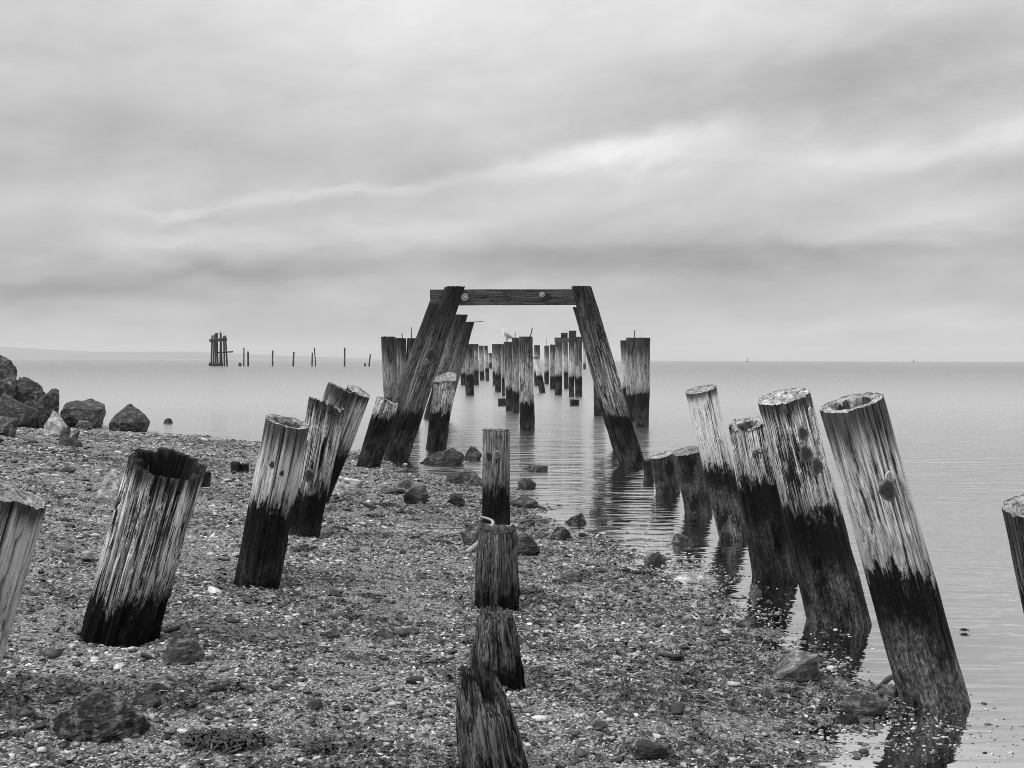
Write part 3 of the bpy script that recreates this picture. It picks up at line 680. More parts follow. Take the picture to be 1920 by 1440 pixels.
# --- worn stubs up the middle of the beach
SG = 'worn stubs along the middle of the beach'
pile('tall straight stub with a bolt at the water edge in mid beach', (930, 980), 52, (931, 805), 50, SG, tone=0.42, tide=0.42, topdark=-0.01, streak=3.4, fwd=0, rag=0.02, hollow=0.0, detail=2, rough=1.6, knots=[(0.1, 0.74, 0.28, 0), (-0.55, 0.72, 0.30, 1)], sink=0.3)
pile('black worn stub with driftwood stick behind it in mid beach', (930, 1142), 86, (934, 990), 76, SG, tone=0.22, tide=0.13, topdark=-0.01, silt=1.0, streak=3, fwd=2, side=2, rag=0.025, hollow=0.03, detail=2, rough=1.8, end_tone=0.15, sink=0.3, dome=0.12)
pile('black stub with rounded broken top, second nearest in mid beach', (931, 1288), 104, (927, 1142), 74, SG, tone=0.22, tide=0.13, topdark=-0.01, silt=1.0, streak=3.4, fwd=4, side=8, rag=0.06, hollow=0.02, detail=2, rough=2.4, end_tone=0.22, sink=0.3, dome=0.24)
pile('jagged hollow black stub nearest the viewer at the bottom edge', (925, 1468), 136, (895, 1262), 84, SG, tone=0.22, tide=0.13, topdark=-0.01, silt=1.0, streak=3.6, fwd=10, side=14, rag=0.10, hollow=0.14, hole=0.85, detail=2, rough=2.8, split=(-PI / 2 + 0.75, 0.7, 0.08), end_tone=0.12, sink=0.3, dome=0.16)
pile('low dark stump peeping out right of the hollow pile', (381, 915), 26, (382, 884), 28, 'small black stumps on the beach', tone=0.1, tide=3, topdark=0.1, streak=2, fwd=2, rag=0.02, detail=0)
pile('small black stump on the left beach, left of its twin', (441, 888), 18, (441, 866), 17, 'small black stumps on the beach', tone=0.08, tide=3, topdark=0.1, streak=2, rag=0.03, detail=0)
pile('small black stump on the left beach, right of its twin', (458, 889), 18, (458, 869), 16, 'small black stumps on the beach', tone=0.08, tide=3, topdark=0.1, streak=2, rag=0.03, detail=0)

# --- the beach sheet, scoured a little round each pile
SCOUR.extend([o for o in OBST if o[1] < 17 and o[2] > 0.05 and shore_dist(np.array([o[0]]), np.array([o[1]]))[0] > 0.25])
XX, YY = np.meshgrid(gx, gy)
ZZ = ground(XX, YY)
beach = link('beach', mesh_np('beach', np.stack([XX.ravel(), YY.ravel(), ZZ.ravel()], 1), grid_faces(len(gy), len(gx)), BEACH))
tag(beach, 'sloping grey shingle beach littered with seaweed', 'beach', kind='structure')

# --- far poles and the pile cluster out in the bay
YB = 240.0
def far_pole(label, x0, y0, x1, y1, w, grp='thin poles far out in the bay'):
    b = at_depth(x0, y0, YB); b.z = -0.3
    tp = at_depth(x1, y1, YB); r_ = w * YB / F / 2
    ax = tp - b; L = ax.length
    v, f, dt, gr, ev, ef, rot = shaft_mesh(L, r_ * 1.05, r_ * 0.9, Vector((0, 0, 1)), 0.1, 0.05, 10, 12, 1.0, x0 * 0.1, (), 0.8)
    root = empty('mooring_pole', frame_from(b, ax)); tag(root, label, 'pole', grp)
    o = link('shaft', mesh_np('shaft', v, f, WOOD, attrs={'dt': dt, 'gr': gr}), root)
    o2 = link('end_grain', mesh_np('end_grain', ev, ef, END, attrs={'rot': rot}), root)
    for q in (o, o2):
        for k_, v_ in dict(seed=x0 * 0.3, tone=0.10, tide=1.1, topdark=3.0, silt=0.0, streak=1.0).items(): q[k_] = v_
    return root
for a in [('far pole just right of the pile cluster, taller of the first two', 457, 686, 457.5, 652, 2.6), ('short far stump at the foot of the first pole', 450, 686, 450, 680, 6), ('far pole tapering to a point, second from the cluster', 465.5, 686, 465, 659, 3.6),
          ('lone far pole, third group from the cluster', 511, 686, 511.5, 657, 3.0), ('far pole leaning slightly right, fourth group from the cluster', 549.5, 686, 551, 660, 3.2),
          ('upright one of the crossed pair of far poles', 585, 686, 585.5, 661, 2.8), ('slanting thin one of the crossed pair of far poles', 592, 686, 589.5, 652, 2.4),
          ('tallest lone far pole left of the frame', 646, 686, 646.5, 652, 3.2), ('tiny far stump before the last leaning pole', 684.5, 686, 684.5, 681, 3.4), ('last far pole leaning right beside the frame', 691.5, 686, 694.5, 664, 2.8)]:
    far_pole(*a)
b0 = at_depth(412, 687, YB); b0.z = 0
dol = empty('pile_cluster', Matrix.Translation(b0)); tag(dol, 'tall dark cluster of bound piles far out on the left', 'pile cluster')
Di = dol.matrix_world.inverted()
def dtube(name, x0, y0, x1, y1, w, dyy):
    p0 = Di @ at_depth(x0, y0, YB + dyy); p1 = Di @ at_depth(x1, y1, YB + dyy)
    v, f = tube([p0 + (p0 - p1) * 0.06, p0, (p0 + p1) / 2, p1], [w * YB / F / 2] * 4, 8)
    o = link(name, mesh_np(name, v, f, WOOD, attrs={'dt': np.full(len(v), 10.0), 'gr': np.zeros(len(v))}), dol)
    for k_, v_ in dict(seed=x0 * 0.3, tone=0.03, tide=1.2, topdark=0.001, silt=0.0, streak=1.0).items(): o[k_] = v_
for (x0, x1, y1, dyy) in ((396, 398, 629, 0), (400, 402, 627, 0.9), (404, 405, 624, -0.4), (408, 407, 624, 0.6), (413, 413.5, 623, 0), (416, 414, 625, 1.2), (421, 419.5, 630, -0.3), (426, 422.5, 629, 0.5)):
    dtube('pile', x0, 687, x1, y1, 3.3, dyy)
dtube('cross_tie', 411, 661, 437, 659.5, 2.6, -0.9); dtube('lower_waling', 393.5, 683, 418, 683, 6.5, -1.0); dtube('upper_waling', 395, 638.5, 425, 636, 6.0, -0.9)
for i, (x, y0, hgt, words) in enumerate([(1401, 678, 9, 'tiny channel marker on the horizon right of the frame'), (1713, 678, 6, 'tiny channel marker on the horizon at far right')]):
    Y = 1100.0
    b = at_depth(x, y0, Y); b.z = 0; s = Y / F
    root = empty('channel_marker', Matrix.Translation(b)); tag(root, words, 'buoy', 'channel markers on the horizon')
    prof = [(0.0, -0.2), (2.2, -0.2), (2.2, 0.9), (1.1, 1.2)]; vs = [(r_ * s * 0.8 * math.cos(2 * PI * k / 12), r_ * s * 0.8 * math.sin(2 * PI * k / 12), z * s) for r_, z in prof for k in range(12)]
    link('float', mesh_np('float', vs, grid_faces(4, 12, True), BUOY), root)
    v, f = tube([(0, 0, 1.0 * s), (0, 0, hgt * 0.75 * s), (0, 0, hgt * s)], [1.0 * s, 0.45 * s, 0.3 * s], 8)
    link('tower', mesh_np('tower', v, f, BUOY), root)

# ------------------------------------------------------------------ gull on its pile
gp = gull_pile.matrix_world @ Vector((-0.09, 0, (at_depth(957, 641, gull_pile.location.y) - gull_pile.location).length))
gp = at_depth(950.5, 640.5, gull_pile.location.y)
G = empty('gull', Matrix.Translation(gp) @ Matrix.Rotation(R(25), 4, 'Z') @ Matrix.Scale(1.15, 4)); tag(G, 'white and grey gull perched on a dark pile in mid pier', 'gull')
def make_gull_mat():
    m, t = material('gull_plumage')
    x, y, z = t.xyz(t.n('ShaderNodeTexCoord').outputs['Object'])
    wing = t.m('MULTIPLY', t.remap(t.m('MULTIPLY_ADD', x, 0.35, t.m('MULTIPLY', y, 0.0)), -0.05, 0.02, 0, 1), 0.0)
    mant = t.m('MULTIPLY', t.remap(t.m('ABSOLUTE', y), 0.03, 0.055), t.remap(x, -0.075, -0.055, 1, 1))
    mant = t.m('MULTIPLY', mant, t.remap(t.m('SUBTRACT', z, t.m('MULTIPLY', x, -0.3)), 0.27, 0.25))
    tail = t.remap(x, 0.14, 0.17)
    c = t.mix(mant, 0.6, 0.25); c = t.mix(tail, c, 0.05)
    finish(t, t.comb(c, c, c), 0.7)
    return m
GM = make_gull_mat()
spine = [(0.25, 0, 0.085, .004, .004), (0.21, 0, 0.095, .022, .012), (0.15, 0, 0.11, .035, .028), (0.08, 0, 0.135, .062, .055), (0.0, 0, 0.165, .075, .075), (-0.06, 0, 0.20, .066, .068), (-0.09, 0, 0.25, .042, .045),
         (-0.095, 0, 0.285, .033, .034), (-0.105, 0, 0.315, .035, .034), (-0.13, 0, 0.33, .028, .028), (-0.15, 0, 0.328, .012, .012), (-0.175, 0, 0.32, .008, .009), (-0.195, 0, 0.312, .002, .003)]
vs = []; nseg = 16
for i, (x, y, z, ry, rz) in enumerate(spine):
    a = Vector(spine[min(i + 1, len(spine) - 1)][:3]) - Vector(spine[max(i - 1, 0)][:3]); a.normalize()
    up = a.cross(Vector((0, 1, 0))).normalized()
    for k in range(nseg):
        b = 2 * PI * k / nseg
        vs.append(tuple(Vector((x, y, z)) + Vector((0, 1, 0)) * math.cos(b) * ry + up * math.sin(b) * rz))
link('body', mesh_np('body', vs, grid_faces(len(spine), nseg, True).tolist() + [list(range(nseg)), list(range((len(spine) - 1) * nseg, len(spine) * nseg))], GM), G)
for sy in (-1, 1):
    v, f = tube([(0.0, sy * 0.03, 0.11), (0.005, sy * 0.03, 0.05), (-0.005, sy * 0.03, 0.0), (-0.04, sy * 0.035, 0.0)], [0.012, 0.007, 0.006, 0.008], 6)
    link('leg', mesh_np('leg', v, f, TWIG), G)

# ------------------------------------------------------------------ rocks
def ico(sub):
    b = bmesh.new(); bmesh.ops.create_icosphere(b, subdivisions=sub, radius=1)
    v = np.array([q.co[:] for q in b.verts]); f = np.array([[w.index for w in p.verts] for p in b.faces]); b.free()
    return v, f
ICO = {k: ico(k) for k in (1, 2, 3, 4, 5)}
def rock_shape(sub, seed, cuts=12, tight=0.72, amp=0.08, peak=None):
    r_ = np.random.default_rng(seed)
    v, f = ICO[sub]; v = v.copy()
    for k in range(cuts):
        n = r_.normal(size=3); n /= np.linalg.norm(n)
        if n[2] < -0.3: n[2] *= -0.3; n /= np.linalg.norm(n)
        dcut = r_.uniform(tight - 0.12, tight + 0.16)
        over = np.maximum(v @ n - dcut, 0)
        v = v - over[:, None] * n[None, :] * 0.94
    q = 1 + amp * fbm(v[:, 0] * 1.7 + seed, v[:, 1] * 1.7, v[:, 2] * 1.7, seed % 91, 4) + amp * 0.45 * fbm(v[:, 0] * 6 + seed, v[:, 1] * 7, v[:, 2] * 7, seed % 57, 3)
    v = v * q[:, None]
    rg = 1 - np.abs(fbm(v[:, 0] * 2.6 + seed * 1.3, v[:, 1] * 2.6, v[:, 2] * 3.4, seed % 33, 4))
    v = v * (1 + amp * 0.9 * (rg - 0.75))[:, None]
    if peak is not None:                                 # shift of the summit sideways
        v[:, 0] += peak * np.clip(v[:, 2], 0, 1); s = 1 - 0.55 * np.clip(v[:, 2], 0, 1); v[:, 0] *= s; v[:, 1] *= s
    lo, hi = v.min(0), v.max(0)
    v = (v - (lo + hi) / 2) / ((hi - lo) / 2)
    return v, f
def rock(label, x0, y0, x1, y1, mat, seed, depth=0.8, group=None, sub=4, cuts=18, tight=0.56, amp=0.13, peak=None, bury=0.22, name='rock', cat='rock', turn=0.0, Y=None, zb=None):
    g = on_ground((x0 + x1) / 2, y1)
    if Y is not None:
        g = at_depth((x0 + x1) / 2, y1, Y)
        if zb is not None: g.z = zb
    w = (x1 - x0) * g.y / F; h = (y1 - y0) * g.y / F
    dpt = w * depth; Yc = g.y + dpt / 2 * 0.8
    c = at_depth((x0 + x1) / 2, y1, Yc); gz = max(g1(c.x, c.y), -0.03) if Y is None else g.z
    ztop = CAM_H + ray((x0 + x1) / 2, y0).z * Yc
    tot = (ztop - gz) / (1 - bury)
    k = Yc / g.y
    v, f = rock_shape(sub, seed, cuts, tight, amp, peak)
    v = v * np.array([w * k / 2, dpt / 2, tot / 2])
    v[:, 2] += tot / 2 - tot * bury
    o = link(name, mesh_np(name, v, f, mat)); o.location = (c.x, Yc, gz)
    OBST.append((c.x, Yc, w / 2))
    o.data.polygons.foreach_set('use_smooth', np.zeros(len(o.data.polygons), bool))
    return tag(o, label, cat, group)
BK = 'boulders of the rock bank on the left'
YR = on_ground(60, 803).y
for words, x0, y0, x1, y1, mt, sd_, yo in [
    ('high dark boulder at the left edge, topmost of the rock bank', -62, 664, 26, 760, ROCK_D, 11, 1.3),
    ('jagged dark boulder just below the top of the rock bank', -8, 682, 46, 765, ROCK_D, 31, 1.0),
    ('craggy dark boulder on the right shoulder of the bank', 24, 706, 84, 790, ROCK_D, 12, 0.7),
    ('steep dark boulder at the right foot of the bank', 62, 728, 114, 802, ROCK_D, 32, 0.3),
    ('speckled grey boulder in the middle of the bank', -14, 704, 36, 770, ROCK_M, 17, 0.55),
    ('small angular rock wedged between the bank boulders', 40, 742, 80, 796, ROCK_D, 33, 0.25),
    ('dark rock hidden low at the left edge of the bank', -50, 720, 6, 800, ROCK_D, 34, 0.2)]:
    rock(words, x0, y0, x1, y1, mt, sd_, 0.9, BK, cuts=14, amp=0.2, Y=YR + yo)
rock('smooth dark slab with a pale upper edge at the foot of the bank', -30, 736, 76, 792, ROCK_D, 13, 0.5, BK, cuts=9, amp=0.06, peak=-0.25, Y=YR - 0.35)
rock('dark broad boulder with pale cap right of the rock bank', 108, 748, 194, 802, ROCK_D, 14, 0.8, BK, cuts=10, amp=0.14)
rock('pale pointed boulder standing before the rock bank', 78, 769, 131, 818, ROCK_P, 15, 0.8, BK, cuts=11, amp=0.08, peak=-0.1)
rock('dark dome-shaped boulder alone at the end of the left shore', 208, 757, 281, 809, ROCK_D, 16, 0.8, BK, cuts=8, amp=0.10, peak=0.08, tight=0.85)
rock('grey boulder low at the left edge below the bank', -18, 780, 34, 816, ROCK_M, 18, 0.8, BK, cuts=8)
rock('flat pale rock tucked under the broad dark boulder', 138, 788, 176, 804, ROCK_M, 19, 0.7, BK, cuts=8)
rock('tiny dark rock alone in the water off the left shore', 307, 784, 325, 794, ROCK_D, 20, 0.7, cuts=7, sub=3, bury=0.4)
rock('blurred pale boulder behind the hollow leaning pile', 183, 880, 238, 948, ROCK_P, 21, 0.7, cuts=7, amp=0.08)
rock('big dark foreground rock with pale striped top at lower left', 102, 1283, 280, 1398, make_rock('banded_dark_rock', 0.003, 0.012, 0.16, 0.4), 47, 0.75, sub=5, cuts=11, amp=0.14, peak=-0.15, tight=0.66)
rock('dark angular rock at the foot of the hollow leaning pile', 302, 1199, 382, 1252, ROCK_M, 43, 0.7, cuts=9, amp=0.1)
RS = 'rocks scattered along the water edge'
rock('low pale rock beside the foot of the pale pile cluster', 616, 905, 682, 926, ROCK_P, 51, 0.6, RS, cuts=9)
rock('pale rounded rock behind the low pale one', 640, 895, 680, 915, ROCK_P, 52, 0.6, RS, cuts=8)
rock('grey rock behind the round dark one on mid beach', 737, 897, 772, 917, ROCK_M, 53, 0.8, RS)
rock('round dark rock on the mid beach left of the stubs', 757, 909, 803, 948, ROCK_D, 54, 0.8, RS, cuts=9)
rock('thin flat grey rock leaning on the round dark one', 713, 915, 762, 927, ROCK_M, 55, 0.5, RS)
rock('long dark rock in the shallows behind the tall stub', 787, 839, 872, 871, ROCK_D, 56, 0.5, RS, peak=0.25, amp=0.14)
rock('small weedy rock in the water left of the tall stub', 870, 836, 904, 862, ROCK_D, 57, 0.7, RS, peak=0.1)
rock('broad grey rock at the water line left of the tall stub', 834, 880, 902, 908, ROCK_M, 58, 0.6, RS, peak=0.15)
rock('thin dark rock against the left side of the tall stub', 880, 894, 908, 912, ROCK_D, 59, 0.6, RS)
rock('dark angular rock below the broad grey one', 833, 928, 872, 949, ROCK_D, 60, 0.7, RS)
rock('striped grey rock at the right foot of the tall stub', 957, 926, 1010, 953, ROCK_M, 61, 0.7, RS, peak=-0.15)
rock('small pointed rock in the water right of the tall stub', 970, 897, 1006, 916, ROCK_D, 62, 0.7, RS, peak=0.1)
rock('low weedy rock awash in front of the middle pile', 978, 871, 1028, 883, WEED, 63, 0.5, RS, amp=0.25)
rock('dark rock at the water line right of the stubs', 1032, 988, 1071, 1014, ROCK_D, 64, 0.7, RS)
rock('low black rock awash beside the shore', 1059, 963, 1101, 982, ROCK_D, 65, 0.6, RS, amp=0.2)
rock('small rock awash near the low black one', 1104, 952, 1128, 963, ROCK_D, 66, 0.6, RS)
rock('thick slab rock wedged behind the second stub', 864, 981, 945, 1027, ROCK_M, 67, 0.5, RS, cuts=8)
rock('dark wedge rock right of the second stub', 960, 998, 1013, 1043, ROCK_D, 68, 0.7, RS, peak=-0.1)
rock('pale-sided rock standing in the pile reflections', 1258, 1000, 1306, 1022, ROCK_M, 69, 0.6, RS)
rock('pyramid-shaped dark rock at the water edge', 1209, 1034, 1253, 1061, ROCK_D, 70, 0.8, RS, peak=0.05)
rock('long flat pale slab at the water edge', 1257, 1075, 1347, 1094, ROCK_P, 71, 0.35, RS, amp=0.05)
rock('small grey rock beside the foot of the streaky pile', 1404, 1092, 1428, 1117, ROCK_M, 72, 0.8, RS)
rock('low pointed grey rock where the shallow water begins', 1380, 1157, 1425, 1180, ROCK_M, 73, 0.7, RS, peak=0.1)
rock('flat brownish rock left of the second right pile', 1255, 1226, 1282, 1240, ROCK_D, 74, 0.6, RS)
rock('rounded dark rock near the nearest right pile', 1572, 1302, 1662, 1343, ROCK_M, 75, 0.6, RS, cuts=9, amp=0.1, tight=0.82)
rock('flat dark rock in front of the rounded one', 1560, 1338, 1612, 1360, ROCK_D, 76, 0.6, RS)
rock('small pale rock under the bent stick', 1648, 1282, 1690, 1310, ROCK_M, 77, 0.7, RS)
rock('broad dark flat rock at the bottom right of the beach', 1184, 1392, 1272, 1428, ROCK_D, 78, 0.6, RS)
rock('grey rock low on the beach right of the second stub', 1035, 1072, 1092, 1092, ROCK_M, 79, 0.6, RS)
rock('smooth oval cobble left of the nearest stub', 760, 1268, 800, 1290, ROCK_M, 80, 0.7, RS, cuts=3, amp=0.03, tight=0.95)
# angular wedge
g = on_ground(1497, 1277); wsc = g.y / F
wb_ = bmesh.new()
for q in [(-48, 4, -6), (22, 10, -8), (30, 4, -8), (47, 16, -6), (-40, 60, -6), (40, 60, -6), (28, -14, 50), (34, -8, 52), (-50, -12, 9), (-46, -16, 4), (46, 10, 4), (5, 55, 46), (34, -10, 6)]:
    wb_.verts.new(Vector(q) * wsc)
bmesh.ops.convex_hull(wb_, input=wb_.verts); bmesh.ops.triangulate(wb_, faces=wb_.faces); bmesh.ops.subdivide_edges(wb_, edges=wb_.edges, cuts=5, use_grid_fill=True)
for v_ in wb_.verts: v_.co += Vector(mnoise.noise_vector(v_.co * 30)) * 0.005
wm = bpy.data.meshes.new('rock'); wb_.to_mesh(wm); wb_.free(); wm.materials.append(make_rock('sandy_grey_rock', 0.02, 0.08, 0.19, 0.7))
wo_ = link('rock', wm); wo_.location = g; tag(wo_, 'sharp wedge-shaped rock with pale sloping face near the right piles', 'rock', RS); OBST.append((g.x, g.y + 0.1, 0.15))

# ------------------------------------------------------------------ sticks
def stick(label, pts, rad, mat, name='driftwood', cat='driftwood', lift=0.01, hts=None):
    P = []
    for i, (x, y) in enumerate(pts):
        q = on_ground(x, y); q.z = g1(q.x, q.y) + lift + (hts[i] if hts else 0); P.append(q)
    # smooth the path
    for _ in range(2):
        Q = [P[0]]
        for a, b in zip(P[:-1], P[1:]): Q += [a * 0.75 + b * 0.25, a * 0.25 + b * 0.75]
        P = Q + [P[-1]]
    n = len(P); rr = [rad[0] + (rad[1] - rad[0]) * i / (n - 1) for i in range(n)]
    rr = [r_ * (1 + 0.18 * mnoise.noise(Vector((i * 0.9, r_ * 50, 0)))) for i, r_ in enumerate(rr)]
    o0 = P[0].copy()
    v, f = tube([p - o0 for p in P], rr, 10)
    o = link(name, mesh_np(name, v, f, mat)); o.location = o0
    return tag(o, label, cat)
gs = on_ground(930, 1142)
def stick3(label, pts, rad, mat):
    P = [at_depth(x, y, Y) for x, y, Y in pts]
    for _ in range(2):
        Q = [P[0]]
        for a, b in zip(P[:-1], P[1:]): Q += [a * 0.75 + b * 0.25, a * 0.25 + b * 0.75]
        P = Q + [P[-1]]
    n = len(P); rr = [rad[0] + (rad[1] - rad[0]) * i / (n - 1) for i in range(n)]
    rr = [r_ * (1 + 0.2 * mnoise.noise(Vector((i * 0.9, r_ * 50, 0)))) for i, r_ in enumerate(rr)]
    v, f = tube([p - P[0] for p in P], rr, 10)
    o = link('driftwood', mesh_np('driftwood', v, f, mat)); o.location = P[0]
    return tag(o, label, 'driftwood')
Ys = on_ground(876, 1037).y
stick3('bleached white bent stick propped behind the second stub', [(875, 1036, Ys), (900, 1016, Ys + 0.2), (915, 996, Ys + 0.4), (926, 981, Ys + 0.55), (921, 974, Ys + 0.6), (902, 969, Ys + 0.7)], (0.022, 0.008), DRIFT)
stick('thin crooked twig lying left of the slab rock', [(738, 948), (757, 956), (772, 980), (800, 990), (868, 992)], (0.005, 0.009), TWIG)
stick('pale straight twig on the gravel left of the tall stub', [(890, 975), (905, 972)], (0.008, 0.006), DRIFT)
stick('short dark plank half buried on the right of the beach', [(1230, 1234), (1282, 1238)], (0.016, 0.014), WEED)
Yk = on_ground(1640, 1300).y
stick3('dark bent stick poking out at the foot of the nearest right pile', [(1640, 1296, Yk), (1658, 1280, Yk + 0.05), (1672, 1268, Yk + 0.1), (1681, 1272, Yk + 0.12), (1688, 1296, Yk + 0.14)], (0.010, 0.016), WEED)
for wds, (x0, yb, x1, y1), wd in (('broken black post tip curving right, before the pale boulder', (122, 836, 127, 800), 0.11), ('thin black post spike beside the curved one', (142, 836, 145, 808), 0.07)):
    q = on_ground(x0, yb); tp = at_depth(x1, y1, q.y + 0.1); q = q - Vector((0, 0, 0.1)); n = 9
    pts = [Vector((0, 0, 0)).lerp(tp - q, i / (n - 1)) + Vector((0.03 * math.sin(i * 0.9), 0, 0)) for i in range(n)]
    v, f = tube(pts, [wd * (1 - 0.8 * (i / (n - 1)) ** 1.6) * (1 + 0.15 * math.sin(i * 2.3)) for i in range(n)], 12)
    o = link('broken_post', mesh_np('broken_post', v, f, ROCK_D)); o.location = q; tag(o, wds, 'post', 'broken post tips on the left beach')

# ------------------------------------------------------------------ loose stones, seaweed, gravel
def clear_of(x, y, pad=0.02):
    return all((x - a) ** 2 + (y - b) ** 2 > (r_ + pad) ** 2 for a, b, r_ in OBST)
STONES = [rock_shape(3, 300 + k, 7, 0.85, 0.06)[0] for k in range(7)]
stone_me = {}
for k, sv in enumerate(STONES):
    for nm, mt in (('d', ROCK_D), ('m', ROCK_M), ('p', ROCK_P)):
        stone_me[(k, nm)] = mesh_np('stone', sv * np.array([1, 0.8, 0.5]), ICO[3][1], mt)
WORDS = {'d': ('small dark wet stone lying loose on the shingle', 'small dark stones on the beach'), 'm': ('small mid-grey stone lying loose on the shingle', 'small grey stones on the beach'), 'p': ('small pale stone lying loose on the shingle', 'small pale stones on the beach')}
LOOSE = []
n_st = 0
while n_st < 170:
    y = random.uniform(3.4, 11) if random.random() < 0.75 else random.uniform(8, 18)
    x = random.uniform(-0.53 * y, min(0.5 * y, 2.2))
    s = float(shore_dist(np.array([x]), np.array([y]))[0])
    if s < -0.25 or not clear_of(x, y, 0.05): continue
    sz = 0.016 * math.exp(random.gauss(0, 0.40)) * (1 + 0.06 * y)
    nm = random.choices('dmp', (0.6, 0.33, 0.07))[0]
    o = link('stone', stone_me[(random.randrange(7), nm)])
    o.location = (x, y, g1(x, y) + sz * 0.12); o.scale = (sz * random.uniform(0.9, 1.5), sz, sz * random.uniform(0.7, 1.2)); o.rotation_euler = (random.uniform(-.2, .2), random.uniform(-.2, .2), random.uniform(0, 6.28))
    tag(o, WORDS[nm][0], 'stone', WORDS[nm][1]); LOOSE.append((o, {'d': 'small dark stone', 'm': 'small grey stone', 'p': 'small pale stone'}[nm])); OBST.append((x, y, sz)); n_st += 1

def blades(n, spread, length, width, seed, tall):
    r_ = np.random.default_rng(seed); V, Fc = [], []
    for k in range(n):
        a = r_.uniform(0, 2 * PI); rad = spread * math.sqrt(r_.uniform(0, 1)); px_, py_ = rad * math.cos(a) * 1.5, rad * math.sin(a) * 0.7
        b = r_.uniform(0, 2 * PI); Lb = length * r_.uniform(0.5, 1.2); wv = width * r_.uniform(0.5, 1.3); hz = tall * r_.uniform(0.3, 1.0)
        i0 = len(V)
        for j in range(5):
            f_ = j / 4; bb = b + 0.9 * f_ * r_.uniform(-1, 1)
            cx_, cy_ = px_ + Lb * f_ * math.cos(bb), py_ + Lb * f_ * math.sin(bb); cz_ = 0.004 + hz * math.sin(PI * min(f_ * 1.1, 1)) + r_.uniform(0, 0.004)
            ww = wv * (1 - 0.7 * f_)
            V.append((cx_ - ww * math.sin(bb), cy_ + ww * math.cos(bb), cz_)); V.append((cx_ + ww * math.sin(bb), cy_ - ww * math.cos(bb), cz_ + ww * 0.6))
        for j in range(4): Fc.append((i0 + 2 * j, i0 + 2 * j + 1, i0 + 2 * j + 3, i0 + 2 * j + 2))
    return V, Fc
wm_ = [mesh_np('seaweed_clump', *blades(80, 0.06, 0.045, 0.007, 900 + k, 0.02), WEED) for k in range(5)]
o = link('seaweed_clump', mesh_np('seaweed_clump', *blades(330, 0.10, 0.07, 0.008, 77, 0.028), WEED)); q = on_ground(424, 1404); o.location = (q.x, q.y, g1(q.x, q.y)); OBST.append((q.x, q.y, 0.1))
tag(o, 'largest tangled clump of black seaweed, beside the big foreground rock', 'seaweed')
o = link('seaweed_clump', mesh_np('seaweed_clump', *blades(40, 0.012, 0.024, 0.005, 79, 0.012), WEED)); q = on_ground(1808, 1186); o.location = (q.x, q.y, 0.004)
tag(o, 'tiny dark tuft of seaweed floating right of the nearest pile', 'seaweed')
n_w = 0
while n_w < 70:
    y = random.uniform(3.4, 13); x = random.uniform(-0.52 * y, min(0.5 * y, 2.0))
    s = float(shore_dist(np.array([x]), np.array([y]))[0])
    if s < -0.15 or not clear_of(x, y, 0.06): continue
    o = link('seaweed_clump', wm_[n_w % 5]); sz = random.uniform(0.35, 1.0)
    o.location = (x, y, g1(x, y) + 0.002); o.scale = (sz * 1.3, sz, sz); o.rotation_euler = (0, 0, random.uniform(-0.6, 0.6) + (PI if random.random() < 0.5 else 0))
    tag(o, 'small dark tuft of seaweed stranded on the shingle', 'seaweed', 'seaweed tufts stranded on the beach'); LOOSE.append((o, 'small dark seaweed tuft')); n_w += 1

# say which one each loose thing is: by the landmark it lies nearest to in view, and on which side of it
LAND = [(60, 1150, 'the pile cut by the left edge'), (228, 1203, 'the hollow leaning pile'), (482, 1098, 'the pale cracked pile'), (568, 1000, 'the slotted pale pile'), (690, 878, 'the short splintered pile'), (190, 1395, 'the big foreground rock'),
        (342, 1250, 'the angular rock by the hollow pile'), (930, 980, 'the tall middle stub'), (930, 1142, 'the second middle stub'), (931, 1288, 'the third middle stub'), (925, 1440, 'the nearest middle stub'), (780, 948, 'the round dark rock'),
        (1230, 1060, 'the pyramid rock'), (1497, 1275, 'the wedge rock'), (1615, 1342, 'the rounded rock by the right pile'), (1752, 1336, 'the nearest right pile'), (1573, 1180, 'the second right pile'), (1228, 1428, 'the flat rock at lower right'),
        (1300, 1094, 'the flat pale slab'), (104, 818, 'the pale pointed boulder'), (245, 809, 'the dome boulder'), (210, 948, 'the blurred pale boulder'), (424, 1404, 'the largest seaweed clump'), (450, 889, 'the twin black stumps'), (1050, 1014, 'the dark waterline rock'), (780, 1290, 'the oval cobble'), (1255, 1236, 'the half-buried plank')]
CI = CAM_M.inverted()
buck = {}
for o, kind_ in LOOSE:
    q = CI @ o.location; ux, uy = 960 + F * q.x / -q.z, 720 - F * q.y / -q.z
    dd, lx, ly, nm = min((math.hypot((ux - a) * 0.7, uy - b), a, b, c) for a, b, c in LAND)
    if abs(ux - lx) * 0.7 > abs(uy - ly): sd_ = 'left of' if ux < lx else 'right of'
    else: sd_ = 'below' if uy > ly else 'behind'
    buck.setdefault((kind_, nm, sd_), []).append((dd, o))
ORD = ['nearest', 'second nearest', 'third nearest', 'fourth nearest', 'fifth nearest', 'sixth nearest', 'seventh nearest', 'eighth nearest', 'ninth nearest', 'tenth nearest']
for (kind_, nm, sd_), lst in buck.items():
    lst.sort(key=lambda e: e[0])
    for i, (dd, o) in enumerate(lst):
        if len(lst) == 1: o['label'] = f'{kind_} {sd_} {nm}'
        elif i < len(ORD): o['label'] = f'{kind_} {sd_} {nm}, {ORD[i]} to it'

